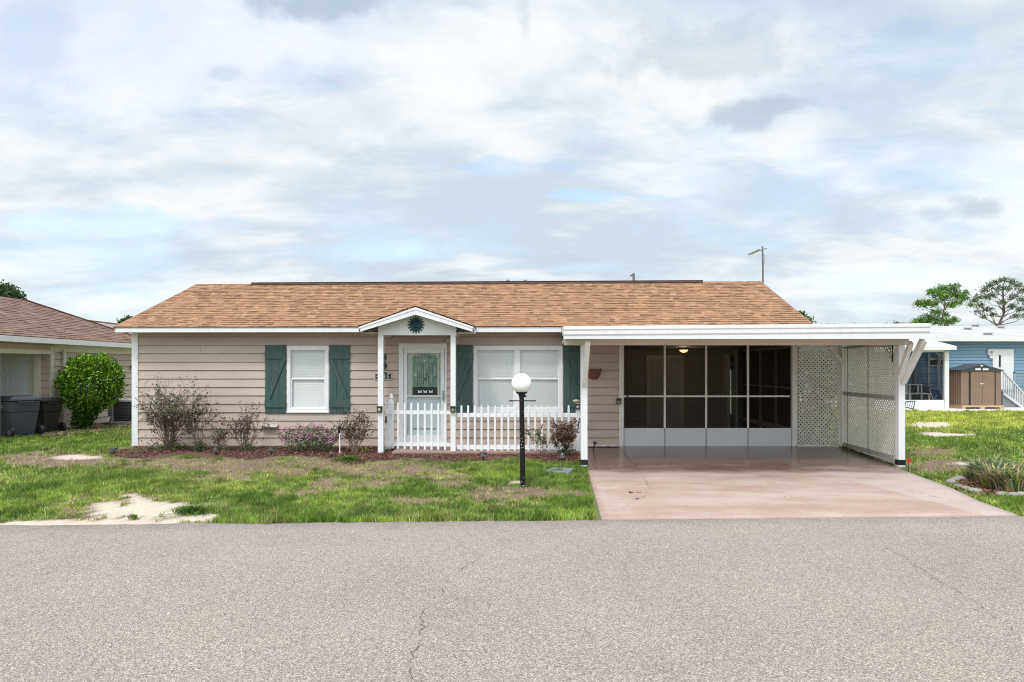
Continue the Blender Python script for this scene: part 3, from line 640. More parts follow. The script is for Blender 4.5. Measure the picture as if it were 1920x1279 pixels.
for k in range(3):
    mb = MB(); c = Vector((cx0+Wd*(.30+.22*k), yl-.0075, cz0+H_*.115)); s = .044
    wing = [(0, .1), (.35, .45), (.9, .95), (1.0, .55), (.72, .08), (.82, -.45), (.55, -.72), (.15, -.30), (0, -.45)]
    poly = [(c.x+x*s, c.y, c.z+z*s*.9) for x, z in wing]+[(c.x-x*s, c.y, c.z+z*s*.9) for x, z in wing[::-1][1:-1]]
    mb.prism(poly, (0, .003, 0)); mb.build('butterfly', M_white, bp_)
mb = MB(); hx, hz = fx(832), fz(742); mb.box((hx-.02, WY-.032, hz-.11), (hx+.02, WY-.0185, hz+.11)); mb.tube([(hx, WY-.03, hz+.06), (hx, WY-.075, hz+.055), (hx, WY-.078, hz-.055), (hx, WY-.03, hz-.06)], .009, 8)
mb.build('handle', mat('handle_nickel', (.32, .33, .34), metal=.9, rough=.3), door, bevel=.003)
mb = MB(); mb.box((x0, WY-.10, .036), (x1, WY+.02, .055)); mb.build('threshold', M_alu, door)

# entry gable ---------------------------------------------------------------
GY = 13.30; sc_ = lambda px, py, Y=GY: P(px, py, Y)
ap = sc_(779, 576); lf = sc_(673, 613); rt = sc_(888, 613)
mb = MB(); th = .145
for e in (lf, rt):
    mb.prism([ap, e, e+Vector((0, 0, -.10)), Vector((ap.x, ap.y, ap.z-th))], (0, .03, 0))
    s_ = 1 if e is rt else -1
    a2 = ap+Vector((0, -.012, -.0)); e2 = e+Vector((0, -.012, 0)); mb.prism([a2, e2, e2+Vector((0, 0, -.035)), a2+Vector((0, 0, -.045))], (0, .011, 0))
    mb.prism([e, e+Vector((0, 0, -.10)), e+Vector((-.02*s_, 0, -.10)), e+Vector((-.02*s_, 0, 0))], (0, .85, 0))
gbl = mb.build('entry_gable', M_white, house)
mb = MB(); up = Vector((0, 0, .02))
shingles(mb, (rt.x+.01, GY-.01, rt.z+.015), (rt.x+.01, 15.1, rt.z+.015), (ap.x, 15.1, ap.z+.025), (ap.x, GY-.01, ap.z+.025), tones=TAN)
shingles(mb, (lf.x-.01, GY-.01, lf.z+.015), (lf.x-.01, 15.1, lf.z+.015), (ap.x, 15.1, ap.z+.025), (ap.x, GY-.01, ap.z+.025), tones=TAN)
mb.build('gable_shingles', M_shingle, gbl, fix=False)
mb = MB(); py_ = GY+.25; bz = P(0, 628.5, py_).z; pl = P(709, 0, py_).x; pr = P(855.5, 0, py_).x
k = (ap.z-th-(lf.z-.10))/(ap.x-lf.x)
zt = lambda x: ap.z-th+.03-abs(x-ap.x)*k
mb.prism([(pl, py_, bz), (pr, py_, bz), (pr, py_, zt(pr)), (ap.x, py_, zt(ap.x)), (pl, py_, zt(pl))], (0, .03, 0))
mb.build('gable_panel', mat('gable_panel_white', (.70, .71, .70), (.64, .65, .63), 1.5, .5), gbl)
mb = MB(); mb.box((pl, py_+.03, bz), (pl+.09, WY-.02, bz+.12)); mb.box((pr-.09, py_+.03, bz), (pr, WY-.02, bz+.12)); mb.box((pl, py_+.031, bz+.12), (pr, WY-.01, bz+.13)); 
for s_, e in ((1, rt), (-1, lf)):
    a = pr if s_ > 0 else pl; mb.box((a, py_+.03, lf.z-.105), (e.x-s_*.02, 14.08, lf.z-.095))
mb.build('porch_ceiling', M_soffit, gbl)
for px in (714.5, 850):
    mb = MB(); c = P(px, 0, py_+.06); zb_ = .01 if px > 800 else gz(c.x, py_)-.03; w_ = .055 if px < 800 else .052
    mb.box((c.x-w_, py_+.005, zb_), (c.x+w_, py_+.11, bz+.001)); mb.build('porch_post', M_vinyl, house, bevel=.006)

# dryer hood on the wall
mb = MB(); a = P(489, 798, WY-.09); b = P(520, 798, WY-.09)
mb.hexa([(a.x, WY-.14, a.z-.03), (b.x, WY-.14, a.z-.03), (b.x, WY-.018, a.z-.03), (a.x, WY-.018, a.z-.03), (a.x, WY-.13, a.z-.01), (b.x, WY-.13, a.z-.01), (b.x, WY-.018, a.z+.03), (a.x, WY-.018, a.z+.03)])
mb.build('vent_hood', mat('hood_beige', (.55, .50, .46), (.42, .37, .33), 8), house)

# ------------------------------------------------------------------ screened porch (part of the house)
PX0, PX1 = fx(1160), fx(1489); ZT = fz(647); IY = 17.9; IX0 = fx(1163); IX1 = fx(1484)
mb = MB(); mb.box((PX0, WY-.05, -.01), (fx(1169), WY+.05, 2.2)); mb.box((fx(1484), WY-.05, -.01), (fx(1489.5), WY+.05, 2.2)); mb.box((fx(1169), WY-.035, ZT), (fx(1484), WY+.05, ZT+.15))
scr = mb.build('screen_porch', M_alu, house, bevel=.004)
ms = [1169, 1246, 1323.5, 1402, 1484]
for i, m_ in enumerate(ms[1:-1]):
    mb = MB(); mb.box((fx(m_)-.020, WY-.03, fz(802.5)), (fx(m_)+.020, WY+.02, ZT)); mb.box((fx(m_)-.004, WY-.028, .012), (fx(m_)+.004, WY+.02, fz(802.5)), col=(1, 1, 1)); mb.build('screen_mullion', M_alu, scr, bevel=.003)
mb = MB(); mb.box((fx(1169), WY-.034, fz(744.5)), (fx(1484), WY-.0305, fz(741.5))); mb.build('screen_rail', M_alu, scr)
mb = MB(); mb.box((fx(1169), WY-.028, .0), (fx(1484), WY+.02, .011)); mb.build('bottom_track', mat('track_grey', (.28, .28, .28), rough=.4), scr)
for px in (1176, 1481): mb = MB(); mb.lathe([(.018, -.01), (.018, .012)], (fx(px), WY-.045, fz(743)), 10, 'Y'); mb.build('latch', M_black, scr)
for a, b in zip(ms[:-1], ms[1:]):
    mb = MB(); mb.box((fx(a)+.012, WY-.022, .015), (fx(b)-.012, WY-.010, fz(803))); mb.box((fx(a)+.012, WY-.026, fz(805)), (fx(b)-.012, WY-.0225, fz(802.5))); mb.build('kick_panel', M_kick, scr)
    mb = MB(); mb.quad((fx(a)+.02, WY-.004, fz(802.5)), (fx(b)-.02, WY-.004, fz(802.5)), (fx(b)-.02, WY-.004, ZT), (fx(a)+.02, WY-.004, ZT)); mb.build('insect_screen', M_screen, scr)
# porch room
sg = bpy.data.materials.new('frosted_pane'); sg.use_nodes = True; _t = sg.node_tree; _t.nodes.remove(_t.nodes['Principled BSDF']); _a = nd(_t, 'ShaderNodeBsdfTranslucent'); _a.inputs[0].default_value = (.80, .93, .93, 1); _b = nd(_t, 'ShaderNodeBsdfTransparent'); _m = nd(_t, 'ShaderNodeMixShader'); _m.inputs[0].default_value = .75; _t.links.new(_b.outputs[0], _m.inputs[1]); _t.links.new(_a.outputs[0], _m.inputs[2]); _t.links.new(_m.outputs[0], _t.nodes['Material Output'].inputs[0])
mb = MB(); mb.quad((fx(1367, IY), IY+.06, fz(779, IY)), (fx(1378, IY), IY+.06, fz(779, IY)), (fx(1378, IY), IY+.06, fz(691, IY)), (fx(1367, IY), IY+.06, fz(691, IY))); mb.build('slim_window', sg, house)
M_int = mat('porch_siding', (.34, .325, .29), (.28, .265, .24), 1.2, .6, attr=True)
mb = MB()
slit = (fx(1368.5, IY), fx(1376, IY), fz(777, IY), fz(693, IY))
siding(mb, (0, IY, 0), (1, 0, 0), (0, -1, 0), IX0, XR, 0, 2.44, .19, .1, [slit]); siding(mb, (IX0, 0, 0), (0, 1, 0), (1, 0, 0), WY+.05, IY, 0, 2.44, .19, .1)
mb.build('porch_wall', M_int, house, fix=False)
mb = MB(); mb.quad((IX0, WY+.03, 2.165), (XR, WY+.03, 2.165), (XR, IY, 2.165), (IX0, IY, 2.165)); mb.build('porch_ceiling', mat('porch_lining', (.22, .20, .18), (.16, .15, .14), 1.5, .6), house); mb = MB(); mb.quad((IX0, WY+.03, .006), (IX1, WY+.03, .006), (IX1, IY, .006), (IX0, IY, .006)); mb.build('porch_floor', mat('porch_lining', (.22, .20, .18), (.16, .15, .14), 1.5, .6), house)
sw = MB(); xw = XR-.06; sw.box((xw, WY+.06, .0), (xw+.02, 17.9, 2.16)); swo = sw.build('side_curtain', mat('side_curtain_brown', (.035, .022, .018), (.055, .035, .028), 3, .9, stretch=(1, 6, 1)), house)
mb = MB()
for px in (1383, 1428, 1457): Y = xw*F/(px-960); mb.box((xw-.05, Y-.02, .06), (xw-.002, Y+.02, 2.1))
mb.bar((xw-.03, WY+.1, 2.13), (xw-.03, IY, 2.13), .05, .05); mb.bar((xw-.03, WY+.1, .35), (xw-.03, IY, .35), .03, .1); mb.bar((xw-.035, WY+.1, 1.25), (xw-.035, IY, 1.25), .03, .03); mb.build('stud', mat('stud_grey', (.34, .31, .29), (.25, .23, .22), 10), swo)
# door seen through the screen
mb = MB(); a, b = fx(1211, IY), fx(1281, IY); zt_ = fz(666, IY)
mb.box((a, IY-.06, 0), (a+.09, IY-.02, zt_)); mb.box((b-.09, IY-.06, 0), (b, IY-.02, zt_)); mb.box((a+.09, IY-.06, zt_-.10), (b-.09, IY-.02, zt_))
pdr = mb.build('porch_door', mat('porch_trim_grey', (.60, .59, .56)), house, bevel=.004)
mb = MB(); mb.box((a+.09, IY-.045, .0), (b-.09, IY-.025, zt_-.1)); 
for u0, u1 in ((.1, .45), (.55, .9)):
    for z0_, z1_ in ((.15, .8), (.95, 1.5), (1.6, 1.85)): mb.box((a+.09+(b-a-.18)*u0, IY-.05, z0_), (a+.09+(b-a-.18)*u1, IY-.0455, z1_))
dl_ = mb.build('door_leaf', mat('porch_door_grey', (.50, .51, .50)), pdr, bevel=.006)
mb = MB(); mb.lathe([(.012, -.03), (.03, -.02), (.03, .0)], (a+.15, IY-.06, .98), 12, 'Y'); mb.build('knob', mat('brass', (.5, .36, .14), metal=1, rough=.3), pdr)
# column with slim window beside the slit
mb = MB(); mb.box((fx(1360.5, 17.6), 17.5, 0), (fx(1366.5, 17.6), IY-.02, 2.05)); mb.box((fx(1377.5, 17.6), 17.5, 0), (fx(1381, 17.6), IY-.02, 2.16)); mb.box((fx(1367, IY), IY-.04, fz(728, IY)), (fx(1377.5, IY), IY+.01, fz(725.5, IY)))
mb.build('porch_column', mat('porch_trim_grey', (.60, .59, .56)), house, bevel=.004)

# ------------------------------------------------------------------ carport
CY, PY = 11.42, 12.1
cfl = P(1057, 612, CY); cfr = P(1742, 606.5, CY); zb = P(0, 635.5, CY).z
cbl = Vector((fx(1053, 14.08), 14.08, EAVE_Z-.002)); cbr = Vector((7.22, 14.75, cfr.z+.02))
mb = MB()
top = [cfl+Vector((0, .04, -.004)), cfr+Vector((0, .04, -.004)), cbr, cbl]
# pan roof with ribs
mb.prism([(p.x, p.y, p.z) for p in top], (0, 0, -.05))
mb.prism([(cfl.x+.03, CY+.03, zb+.02), (cfr.x-.03, CY+.03, zb+.02), (cbr.x-.02, 14.53, zb+.02), (cbl.x+.03, 14.53, zb+.02)], (0, 0, .03), col=(.8, .75, .68))
cp = mb.build('carport', M_alu, house)
mb = MB()   # moulded gutter profile along the front
prof = [(0, 0), (-.045, -.02), (-.045, -.055), (-.030, -.075), (-.030, -.135), (-.010, -.165), (-.010, zb-cfl.z), (.03, zb-cfl.z), (.03, 0)]
pa = [Vector((cfl.x, CY+y, cfl.z+z)) for y, z in prof]; pb = [Vector((cfr.x, CY+y, cfr.z+(z if i not in (6, 7) else zb-cfr.z))) for i, (y, z) in enumerate(prof)]
for i in range(len(prof)): j = (i+1) % len(prof); mb.quad(pa[i], pb[i], pb[j], pa[j])
mb.quad(*pa); mb.quad(*pb[::-1])
mb.prism([cfl+Vector((.0, .031, 0)), cbl, cbl+Vector((0, 0, -.1)), cfl+Vector((0, .031, -.19))], (.02, 0, 0)); mb.prism([cfr+Vector((0, .031, 0)), cbr, cbr+Vector((0, 0, -.19)), cfr+Vector((0, .031, -.19))], (-.02, 0, 0))
gut = mb.build('gutter', M_white, cp)
mb = MB()
for _ in range(190):
    u = random.random()**.7; p = cfl.lerp(cfr, u)+Vector((0, random.uniform(.0, .4), .002)); mb.leaf(p, random.uniform(.015, .04), random.choice([(.12, .10, .07), (.25, .2, .13), (.10, .12, .06)]))
tag(mb.build('leaf_litter', M_dry, cp, fix=False), kind='stuff')
bt, bb = P(0, 634, PY).z+.02, P(0, 647.5, PY).z
mb = MB(); mb.box((P(1058, 0, PY).x, PY-.05, bb), (7.02, PY+.05, bt)); mb.build('carport_beam', M_soffit, cp, bevel=.004)
mb = MB(); mb.box((P(1085, 0, 14.48).x, 14.43, ZT+.015), (7.15, 14.53, 2.21)); mb.build('wall_beam', M_soffit, cp)
def post(px, w=.058, Yp=PY, zt_=None, foot=True, m_=None):
    c = P(px, 0, Yp); zg = gz(c.x, Yp)-.02; mb = MB(); mb.box((c.x-w, Yp-w, zg+.03), (c.x+w, Yp+w, (zt_ or bb)+.0)); o = mb.build('carport_post', m_ or M_vinyl, cp, bevel=.006)
    if foot:
        mb = MB(); mb.box((c.x-w-.004, Yp-w-.004, zg+.06), (c.x+w+.004, Yp+w+.004, zg+.155)); mb.build('post_boot', M_black, o, bevel=.003)
        mb = MB(); mb.box((c.x-w-.012, Yp-w-.012, zg-.02), (c.x+w+.012, Yp+w+.012, zg+.03)); mb.build('post_foot', M_conc, o, bevel=.008)
    return c
c1 = post(1095); c2 = post(1688)
c3x = fx(1580, 14.47); mb = MB(); mb.box((c3x-.05, 14.40, 0), (c3x+.05, 14.50, 2.19)); mb.build('carport_post', M_weather, cp, bevel=.005)
def brace(a, b, w, wood=M_weather):
    """knee brace with rounded ends"""
    a, b = Vector(a), Vector(b); mb = MB(); d = (b-a); n_ = 7; pts = [a+d*(i/(n_-1))+Vector((0, (-.0)*math.sin(math.pi*i/(n_-1)), .0)) for i in range(n_)]
    for p, q in zip(pts[:-1], pts[1:]): mb.bar(p, q+(q-p)*.02, w, w*.9, up=(1, 0, 0))
    return mb.build('knee_brace', wood, cp)
brace((c1.x-.0, PY-.06, P(0, 722, PY).z), (c1.x+.0, CY+.10, P(0, 640, CY+.1).z), .095)
brace((c2.x+.01, PY-.06, P(0, 716, PY).z), (P(1731, 0, CY+.08).x, CY+.08, P(0, 639, CY+.08).z), .10)
brace((c2.x-.05, PY-.05, P(0, 708, PY).z), (P(1708, 0, 11.62).x-.0, 11.62, P(0, 642, 11.6).z), .075)
brace((c3x-.3, 14.42, 2.14), (c3x-.02, 14.42, fz(682)), .08)

# lattice
def lattice(name, O, d, n, w, h, z0, pitch, sw_, mt, frame=.045):
    """two real layers of diagonal strips in a frame"""
    O = Vector(O); d = Vector(d); n = Vector(n); mb = MB()
    def seg(c, s):                      # line z = s*x + c clipped to [0,w]x[0,h]
        pts = []
        for x in (0, w):
            z = s*x+c
            if -1e-6 <= z <= h+1e-6: pts.append((x, z))
        for z in (0, h):
            x = (z-c)/s
            if 1e-6 < x < w-1e-6: pts.append((x, z))
        return pts[:2] if len(pts) >= 2 else None
    for s, off in ((1, .003), (-1, .0095)):
        c = -w if s > 0 else 0.0
        while c < h+w:
            p = seg(c, s)
            if p:
                a = O+d*p[0][0]+n*off+Vector((0, 0, z0+p[0][1])); b = O+d*p[1][0]+n*off+Vector((0, 0, z0+p[1][1]))
                if (b-a).length > .02: mb.bar(a, b, sw_, .006, up=n)
            c += pitch
    o = mb.build(name, mt, cp, fix=False)
    fr = MB()
    for a, b in (((0, 0), (w, 0)), ((0, h), (w, h)), ((0, 0), (0, h)), ((w, 0), (w, h))):
        fr.bar(O+d*a[0]+n*.016+Vector((0, 0, z0+a[1])), O+d*b[0]+n*.016+Vector((0, 0, z0+b[1])), frame, .012, up=n)
    fr.build('lattice_frame', M_alu, o)
    return o
M_lat = mat('lattice_white', (.84, .83, .79), (.76, .745, .70), 2.2, .5)
_t = M_lat.node_tree; _tr = nd(_t, 'ShaderNodeBsdfTranslucent'); _tr.inputs[0].default_value = (.92, .90, .84, 1); _ms = nd(_t, 'ShaderNodeMixShader'); _ms.inputs[0].default_value = .5
_t.links.new(_t.nodes['Principled BSDF'].outputs[0], _ms.inputs[1]); _t.links.new(_tr.outputs[0], _ms.inputs[2]); _t.links.new(_ms.outputs[0], _t.nodes['Material Output'].inputs[0])
# back panel
lw = c3x-.06-fx(1490); lattice('lattice_panel', (fx(1490), 14.51, 0), (1, 0, 0), (0, -1, 0), lw, 2.14, .015, .088, .034, M_lat)
# side panel from the far post to the front post
A = Vector((c3x+.01, 14.36, 0)); B = Vector((c2.x-.01, PY+.07, 0)); dd = (B-A); wl = dd.length; dd.normalize(); nn = Vector((-1, 0, 0)); nn = (nn-dd*nn.dot(dd)).normalized()
lt = lattice('lattice_panel', A+Vector((0, 0, -.03)), dd, nn, wl, 2.12, .01, .088, .035, M_lat)
mb = MB()
for py_far in (737.5, 833):
    z = fz(py_far, 14.4); mb.bar(A+nn*.04+Vector((0, 0, z)), B+nn*.04+Vector((0, 0, z)), .075, .03, up=nn)
mb.build('lattice_rail', mat('rail_grey', (.42, .39, .36), (.34, .31, .29), 6, .7), lt)
mb = MB()
for u in (.12, .55): q = A+dd*wl*u+nn*.075; mb.tube([q+Vector((0, 0, .05)), q+Vector((0, 0, 2.10))], .008, 6)
mb.tube([A+dd*.05+nn*.08+Vector((0, 0, 2.10)), B-dd*.12+nn*.08+Vector((0, 0, 2.12))], .014, 8)
mb.build('curtain_rod', mat('rod_grey', (.22, .21, .18), metal=.2), lt)
mb = MB(); q = B-dd*.05+nn*.06; zz = 2.08
mb.bar(q+Vector((0, 0, zz)), q-dd*.42+Vector((0, 0, zz)), .012, .014, up=nn); mb.bar(q+Vector((0, 0, zz)), q+Vector((0, 0, zz-.30)), .012, .014, up=nn)
def curl(c, r, a0, a1):
    pts = []; 
    for i in range(16):
        t = a0+(a1-a0)*i/15; rr = r*(1-.6*i/15); pts.append(c+dd*(-math.cos(t)*rr)+Vector((0, 0, math.sin(t)*rr)))
    mb.tube(pts, .005, 5)
curl(q-dd*.12+Vector((0, 0, zz-.10)), .08, 0, 5.5); curl(q-dd*.27+Vector((0, 0, zz-.07)), .055, 0, 5.5); curl(q-dd*.06+Vector((0, 0, zz-.22)), .05, 0, 5.5)
mb.build('scroll_bracket', M_iron, lt)

# ================================================================== things on and around the house
def solar_light(px, py, Y, lab, w=.05, side=False):
    c = P(px, py, Y); t = thing('solar_light', lab, 'solar light', 'solar lights on the white posts')
    mb = MB(); mb.box((c.x-w, c.y-.05, c.z-.055), (c.x+w, c.y, c.z+.05)); mb.prism([(c.x-w-.008, c.y-.065, c.z+.05), (c.x+w+.008, c.y-.065, c.z+.05), (c.x+w+.008, c.y, c.z+.065), (c.x-w-.008, c.y, c.z+.065)], (0, 0, .008)); mb.build('housing', M_black, t, bevel=.004)
    mb = MB(); mb.lathe([(.036, 0), (.034, -.01), (.02, -.018)], (c.x, c.y-.05, c.z-.012), 14, 'Y'); mb.build('lens', mat('amber_lens', (.24, .24, .12), (.18, .18, .09), rough=.15), t)
    anchor(t, c); return t
solar_light(712, 768, GY+.25, 'black solar light on the white porch post beside the gate latch')
solar_light(849.5, 768, GY+.25, 'black solar light on the porch post right of the front door')
solar_light(1160, 753, WY-.055, 'black solar light on the frame at the left edge of the porch screens', .045)

def picket(x, y, z0, z1, parent, w=.040, d=.02, dirv=(1, 0, 0)):
    mb = MB(); dv = Vector(dirv); n = Vector((dv.y, -dv.x, 0)); a = Vector((x, y, 0)); hw = dv*w/2
    pts = [a-hw+Vector((0, 0, z0)), a+hw+Vector((0, 0, z0)), a+hw+Vector((0, 0, z1-.03)), a+hw*.55+Vector((0, 0, z1-.008)), a+Vector((0, 0, z1)), a-hw*.55+Vector((0, 0, z1-.008)), a-hw+Vector((0, 0, z1-.03))]
    mb.prism(pts, n*d); return mb.build('picket', M_vinyl, parent, bevel=.002)
# long section
FYp = 13.62; fen = thing('picket_fence', 'white picket fence section between the right porch post and the carport post', 'fence', 'white picket fence in front of the entry')
for i in range(17): x = P(865.3+12.55*i, 0, FYp).x; picket(x, FYp, P(0, 848, FYp).z, P(0, 759.5, FYp).z, fen)
for a, b in ((774.5, 782.5), (834.5, 843)):
    mb = MB(); mb.box((P(856, 0, FYp).x, FYp+.001, P(0, b, FYp).z), (P(1081, 0, FYp).x, FYp+.035, P(0, a, FYp).z)); mb.build('rail', M_vinyl, fen, bevel=.003)
mb = MB(); c = P(1084.3, 0, FYp); mb.box((c.x-.047, FYp-.045, gz(c.x, FYp)-.02), (c.x+.047, FYp+.05, P(0, 756, FYp).z)); mb.build('fence_post', M_vinyl, fen, bevel=.006)
anchor(fen, (P(960, 0, FYp).x, FYp, 0))
sl_ = thing('solar_light', 'black solar light with a beige cap on the fence post beside the carport post', 'solar light', 'solar lights on the white posts')
mb = MB(); cc = P(1083, 762, FYp-.045); mb.box((cc.x-.045, cc.y-.05, cc.z-.06), (cc.x+.045, cc.y-.001, cc.z+.05)); mb.build('housing', M_black, sl_, bevel=.004)
mb = MB(); mb.lathe([(.034, 0), (.02, -.016)], (cc.x, cc.y-.05, cc.z-.012), 14, 'Y'); mb.build('lens', mat('grey_lens', (.4, .42, .42), rough=.15), sl_)
mb = MB(); q = P(1081, 751.5, FYp-.02); mb.lathe([(.03, -.035), (.035, -.02), (.078, -.01), (.070, .012), (.02, .028)], q, 16); mb.build('cap', mat('beige_cap', (.55, .46, .34)), sl_)
anchor(sl_, cc)
# door section with the gate stub
gt = thing('picket_fence', 'white picket fence section with gate stub in front of the front door', 'fence', 'white picket fence in front of the entry')
YA = 13.98
for i in range(8):
    px = 746.3+12.6*i; Y = YA+(FYp-YA)*(px-734)/(846-734); x = P(px, 0, Y).x; picket(x, Y, P(0, 843.5, Y).z, P(0, 754.5+i*.15, Y).z, gt)
for a, b in ((769.5, 776.5), (829.5, 837)):
    p0, p1 = P(734, (a+b)/2, YA), P(845, (a+b)/2+.8, FYp); mb = MB(); mb.bar(p0+Vector((0, .02, 0)), p1+Vector((0, .02, 0)), .03, .075, up=(0, 0, 1)); mb.build('rail', M_vinyl, gt, bevel=.003)
mb = MB(); c = P(734.3, 0, YA); mb.box((c.x-.047, YA-.047, .036), (c.x+.047, YA+.047, P(0, 752, YA).z))
mb.build('gate_post', M_vinyl, gt, bevel=.006)
mb = MB(); zt0 = P(0, 752, YA).z; mb.lathe([(.050, 0), (.050, .02), (.030, .03), (.032, .045), (.046, .06), (.045, .09), (.028, .13), (.01, .155)], (c.x, YA, zt0), 16); mb.build('finial', M_vinyl, gt, smooth=False)
gp0, gp1 = P(721, 0, GY+.40), P(731, 0, YA-.06)
dv = Vector((gp1.x-gp0.x, gp1.y-gp0.y, 0)); 
for u in (.25, .85): q = Vector((gp0.x, gp0.y, 0))+dv*u; picket(q.x, q.y, P(0, 842, q.y).z, P(0, 753+u*0, q.y).z, gt, dirv=dv.normalized(), w=.07)
for zc in (773, 834): q0 = Vector((gp0.x, gp0.y, 0)); mb = MB(); z_ = P(0, zc, 13.8).z; mb.bar(q0+Vector((.03, 0, z_)), q0+dv+Vector((.03, 0, z_)), .03, .085); mb.build('rail', M_vinyl, gt, bevel=.003)
mb = MB(); q = P(724, 787, GY+.36); mb.box((q.x-.016, q.y-.02, q.z-.07), (q.x+.016, q.y, q.z+.07)); mb.tube([q+Vector((0, -.02, .03)), q+Vector((0, -.045, 0)), q+Vector((0, -.02, -.06))], .009, 6); mb.build('latch', M_black, gt)
anchor(gt, (P(790, 0, FYp).x, FYp, .036))

# address plaque
pq = thing('address_plaque', 'black house number plaque with grey stone border on the wall behind the left porch post', 'address plaque')
def plq(s0, yy, dy, px0=702, px1=734.5, pyt=694.5, pys=700, pyb=712.5, g=0):
    pts = [P(px0+g, pyb-g, yy), P(px1-g, pyb-g, yy), P(px1-g, pys+g*.4, yy)]
    for i in range(9): t = i/8; pts.append(P(px1-g-4+(px0-px1+2*g+8)*t, pys+g-(pys-pyt)*math.sin(math.pi*t), yy))
    pts.append(P(px0+g, pys+g*.4, yy)); mb = MB(); mb.prism(pts, (0, dy, 0)); return mb
plq(0, WY-.034, .016).build('border', mat('plaque_stone', (.46, .46, .40), (.36, .36, .31), 20), pq, bevel=.003)
plq(0, WY-.039, .0045, g=2).build('face', mat('plaque_black', (.015, .018, .016)), pq)
def text(body, size, loc, mt, parent, name, ext=.002, font_scale=1.0):
    c = bpy.data.curves.new(name+'_curve', 'FONT'); c.body = body; c.size = size; c.extrude = ext; c.align_x = 'CENTER'; c.align_y = 'CENTER'
    o = bpy.data.objects.new(name+'_tmp', c); COL.objects.link(o); bpy.context.view_layer.update()
    me = bpy.data.meshes.new_from_object(o.evaluated_get(bpy.context.evaluated_depsgraph_get())); bpy.data.objects.remove(o)
    me.transform(Matrix.Rotation(math.radians(90), 4, 'X')); me.transform(Matrix.Translation(Vector(loc))); me.materials.clear(); me.materials.append(mt)
    o = bpy.data.objects.new(name, me); COL.objects.link(o); o.parent = parent; return o
for ch, px in (('4', 708.3), ('3', 721), ('5', 727.3)): text(ch, .115, P(px, 706.3, WY-.042), mat('digit_white', (.72, .72, .68)), pq, 'digit')
anchor(pq, P(718, 712, WY-.03))
# hanging wall ornament above the plaque (mostly behind the post)
wl_ = thing('wall_ornament', 'black iron wall ornament hanging above the house number plaque', 'wall ornament')
mb = MB()
for cy, r in ((670, .045), (686, .05)):
    c = P(720.5, cy, WY-.04); mb.lathe([(.008, -.09), (r*.55, -.05), (r, 0), (r*.6, .05), (.01, .08)], c, 12)
mb.tube([P(719.5, 662, WY-.04), P(719.5, 694, WY-.04)], .010, 8); mb.build('ornament_body', M_iron, wl_, smooth=True)
mb = MB(); mb.tube([P(719.5, 664, WY-.04), P(719.5, 664, WY-.0)], .006, 6); mb.build('hook', M_iron, wl_); anchor(wl_, P(719.5, 694, WY-.04))
# sun ornament
sn = thing('sun_ornament', 'dark teal metal sun face with rays on the white entry gable', 'wall ornament')
sc = P(780, 609.3, py_-.012); Rr = .17; mb = MB()
M_teal = mat('teal_metal', (.012, .055, .065), (.006, .030, .042), 14, .45, metal=.2, bump=.3)
mb.lathe([(.118, .012), (.118, -.008), (.095, -.018), (.080, -.014), (.05, -.028), (.0, -.034)], sc, 28, 'Y'); mb.build('face', M_teal, sn)
for i in range(16):
    a = 2*math.pi*i/16+math.pi/2; u = Vector((math.cos(a), 0, math.sin(a))); w = Vector((-u.z, 0, u.x)); mb = MB()
    mb.prism([sc+u*.105-w*.019, sc+u*.105+w*.019, sc+u*.15+w*.014, sc+u*Rr+w*.006, sc+u*Rr-w*.006, sc+u*.15-w*.014], (0, -.010, 0)); mb.build('ray', M_teal, sn)
mb = MB()
for dx in (-.035, .035): mb.lathe([(.012, 0), (.006, -.008)], sc+Vector((dx, -.028, .02)), 8, 'Y')
mb.tube([sc+Vector((.0, -.034, .03)), sc+Vector((.008, -.048, -.015)), sc+Vector((-.004, -.036, -.018))], .007, 6); mb.tube([sc+Vector((-.03, -.028, -.042)), sc+Vector((0, -.034, -.055)), sc+Vector((.03, -.028, -.042))], .005, 6)
mb.build('features', M_teal, sn); anchor(sn, sc)
# security camera under the entry ceiling
sc2 = thing('security_camera', 'small white security camera beside the top right corner of the front door', 'security camera'); c = P(838, 639, WY-.10)
mb = MB(); mb.tube([c+Vector((.04, .06, .015)), c+Vector((-.02, -.05, -.0))], .028, 12); mb.tube([c+Vector((.02, .03, 0)), c+Vector((.03, .09, .03))], .012, 8); mb.build('body', M_white, sc2)
mb = MB(); mb.tube([c+Vector((-.02, -.05, 0)), c+Vector((-.022, -.055, -.001))], .02, 12); mb.build('lens', M_black, sc2); anchor(sc2, c)
# terracotta wall planter
tp = thing('wall_planter', 'half round terracotta planter hanging on the tan wall beside the carport post', 'planter'); c = P(1113, 691.5, WY-.02)
mb = MB(); n = 20; prof = [(.18, 0), (.18, -.03), (.158, -.034), (.15, -.09), (.125, -.16), (.075, -.215), (.0, -.235)]
for (r0, h0), (r1, h1) in zip(prof[:-1], prof[1:]):
    for k in range(n):
        a0, a1 = math.pi+math.pi*k/n, math.pi+math.pi*(k+1)/n
        mb.quad(c+Vector((r0*math.cos(a0), .8*r0*math.sin(a0), h0)), c+Vector((r0*math.cos(a1), .8*r0*math.sin(a1), h0)), c+Vector((r1*math.cos(a1), .8*r1*math.sin(a1), h1)), c+Vector((r1*math.cos(a0), .8*r1*math.sin(a0), h1)))
mb.quad(*[c+Vector((.165*math.cos(math.pi+math.pi*k/n), .8*.165*math.sin(math.pi+math.pi*k/n), -.01)) for k in range(n+1)])
mb.quad(*[c+Vector((r, .0, h)) for r, h in prof], *[c+Vector((-r, .0, h)) for r, h in prof[::-1]][1:])
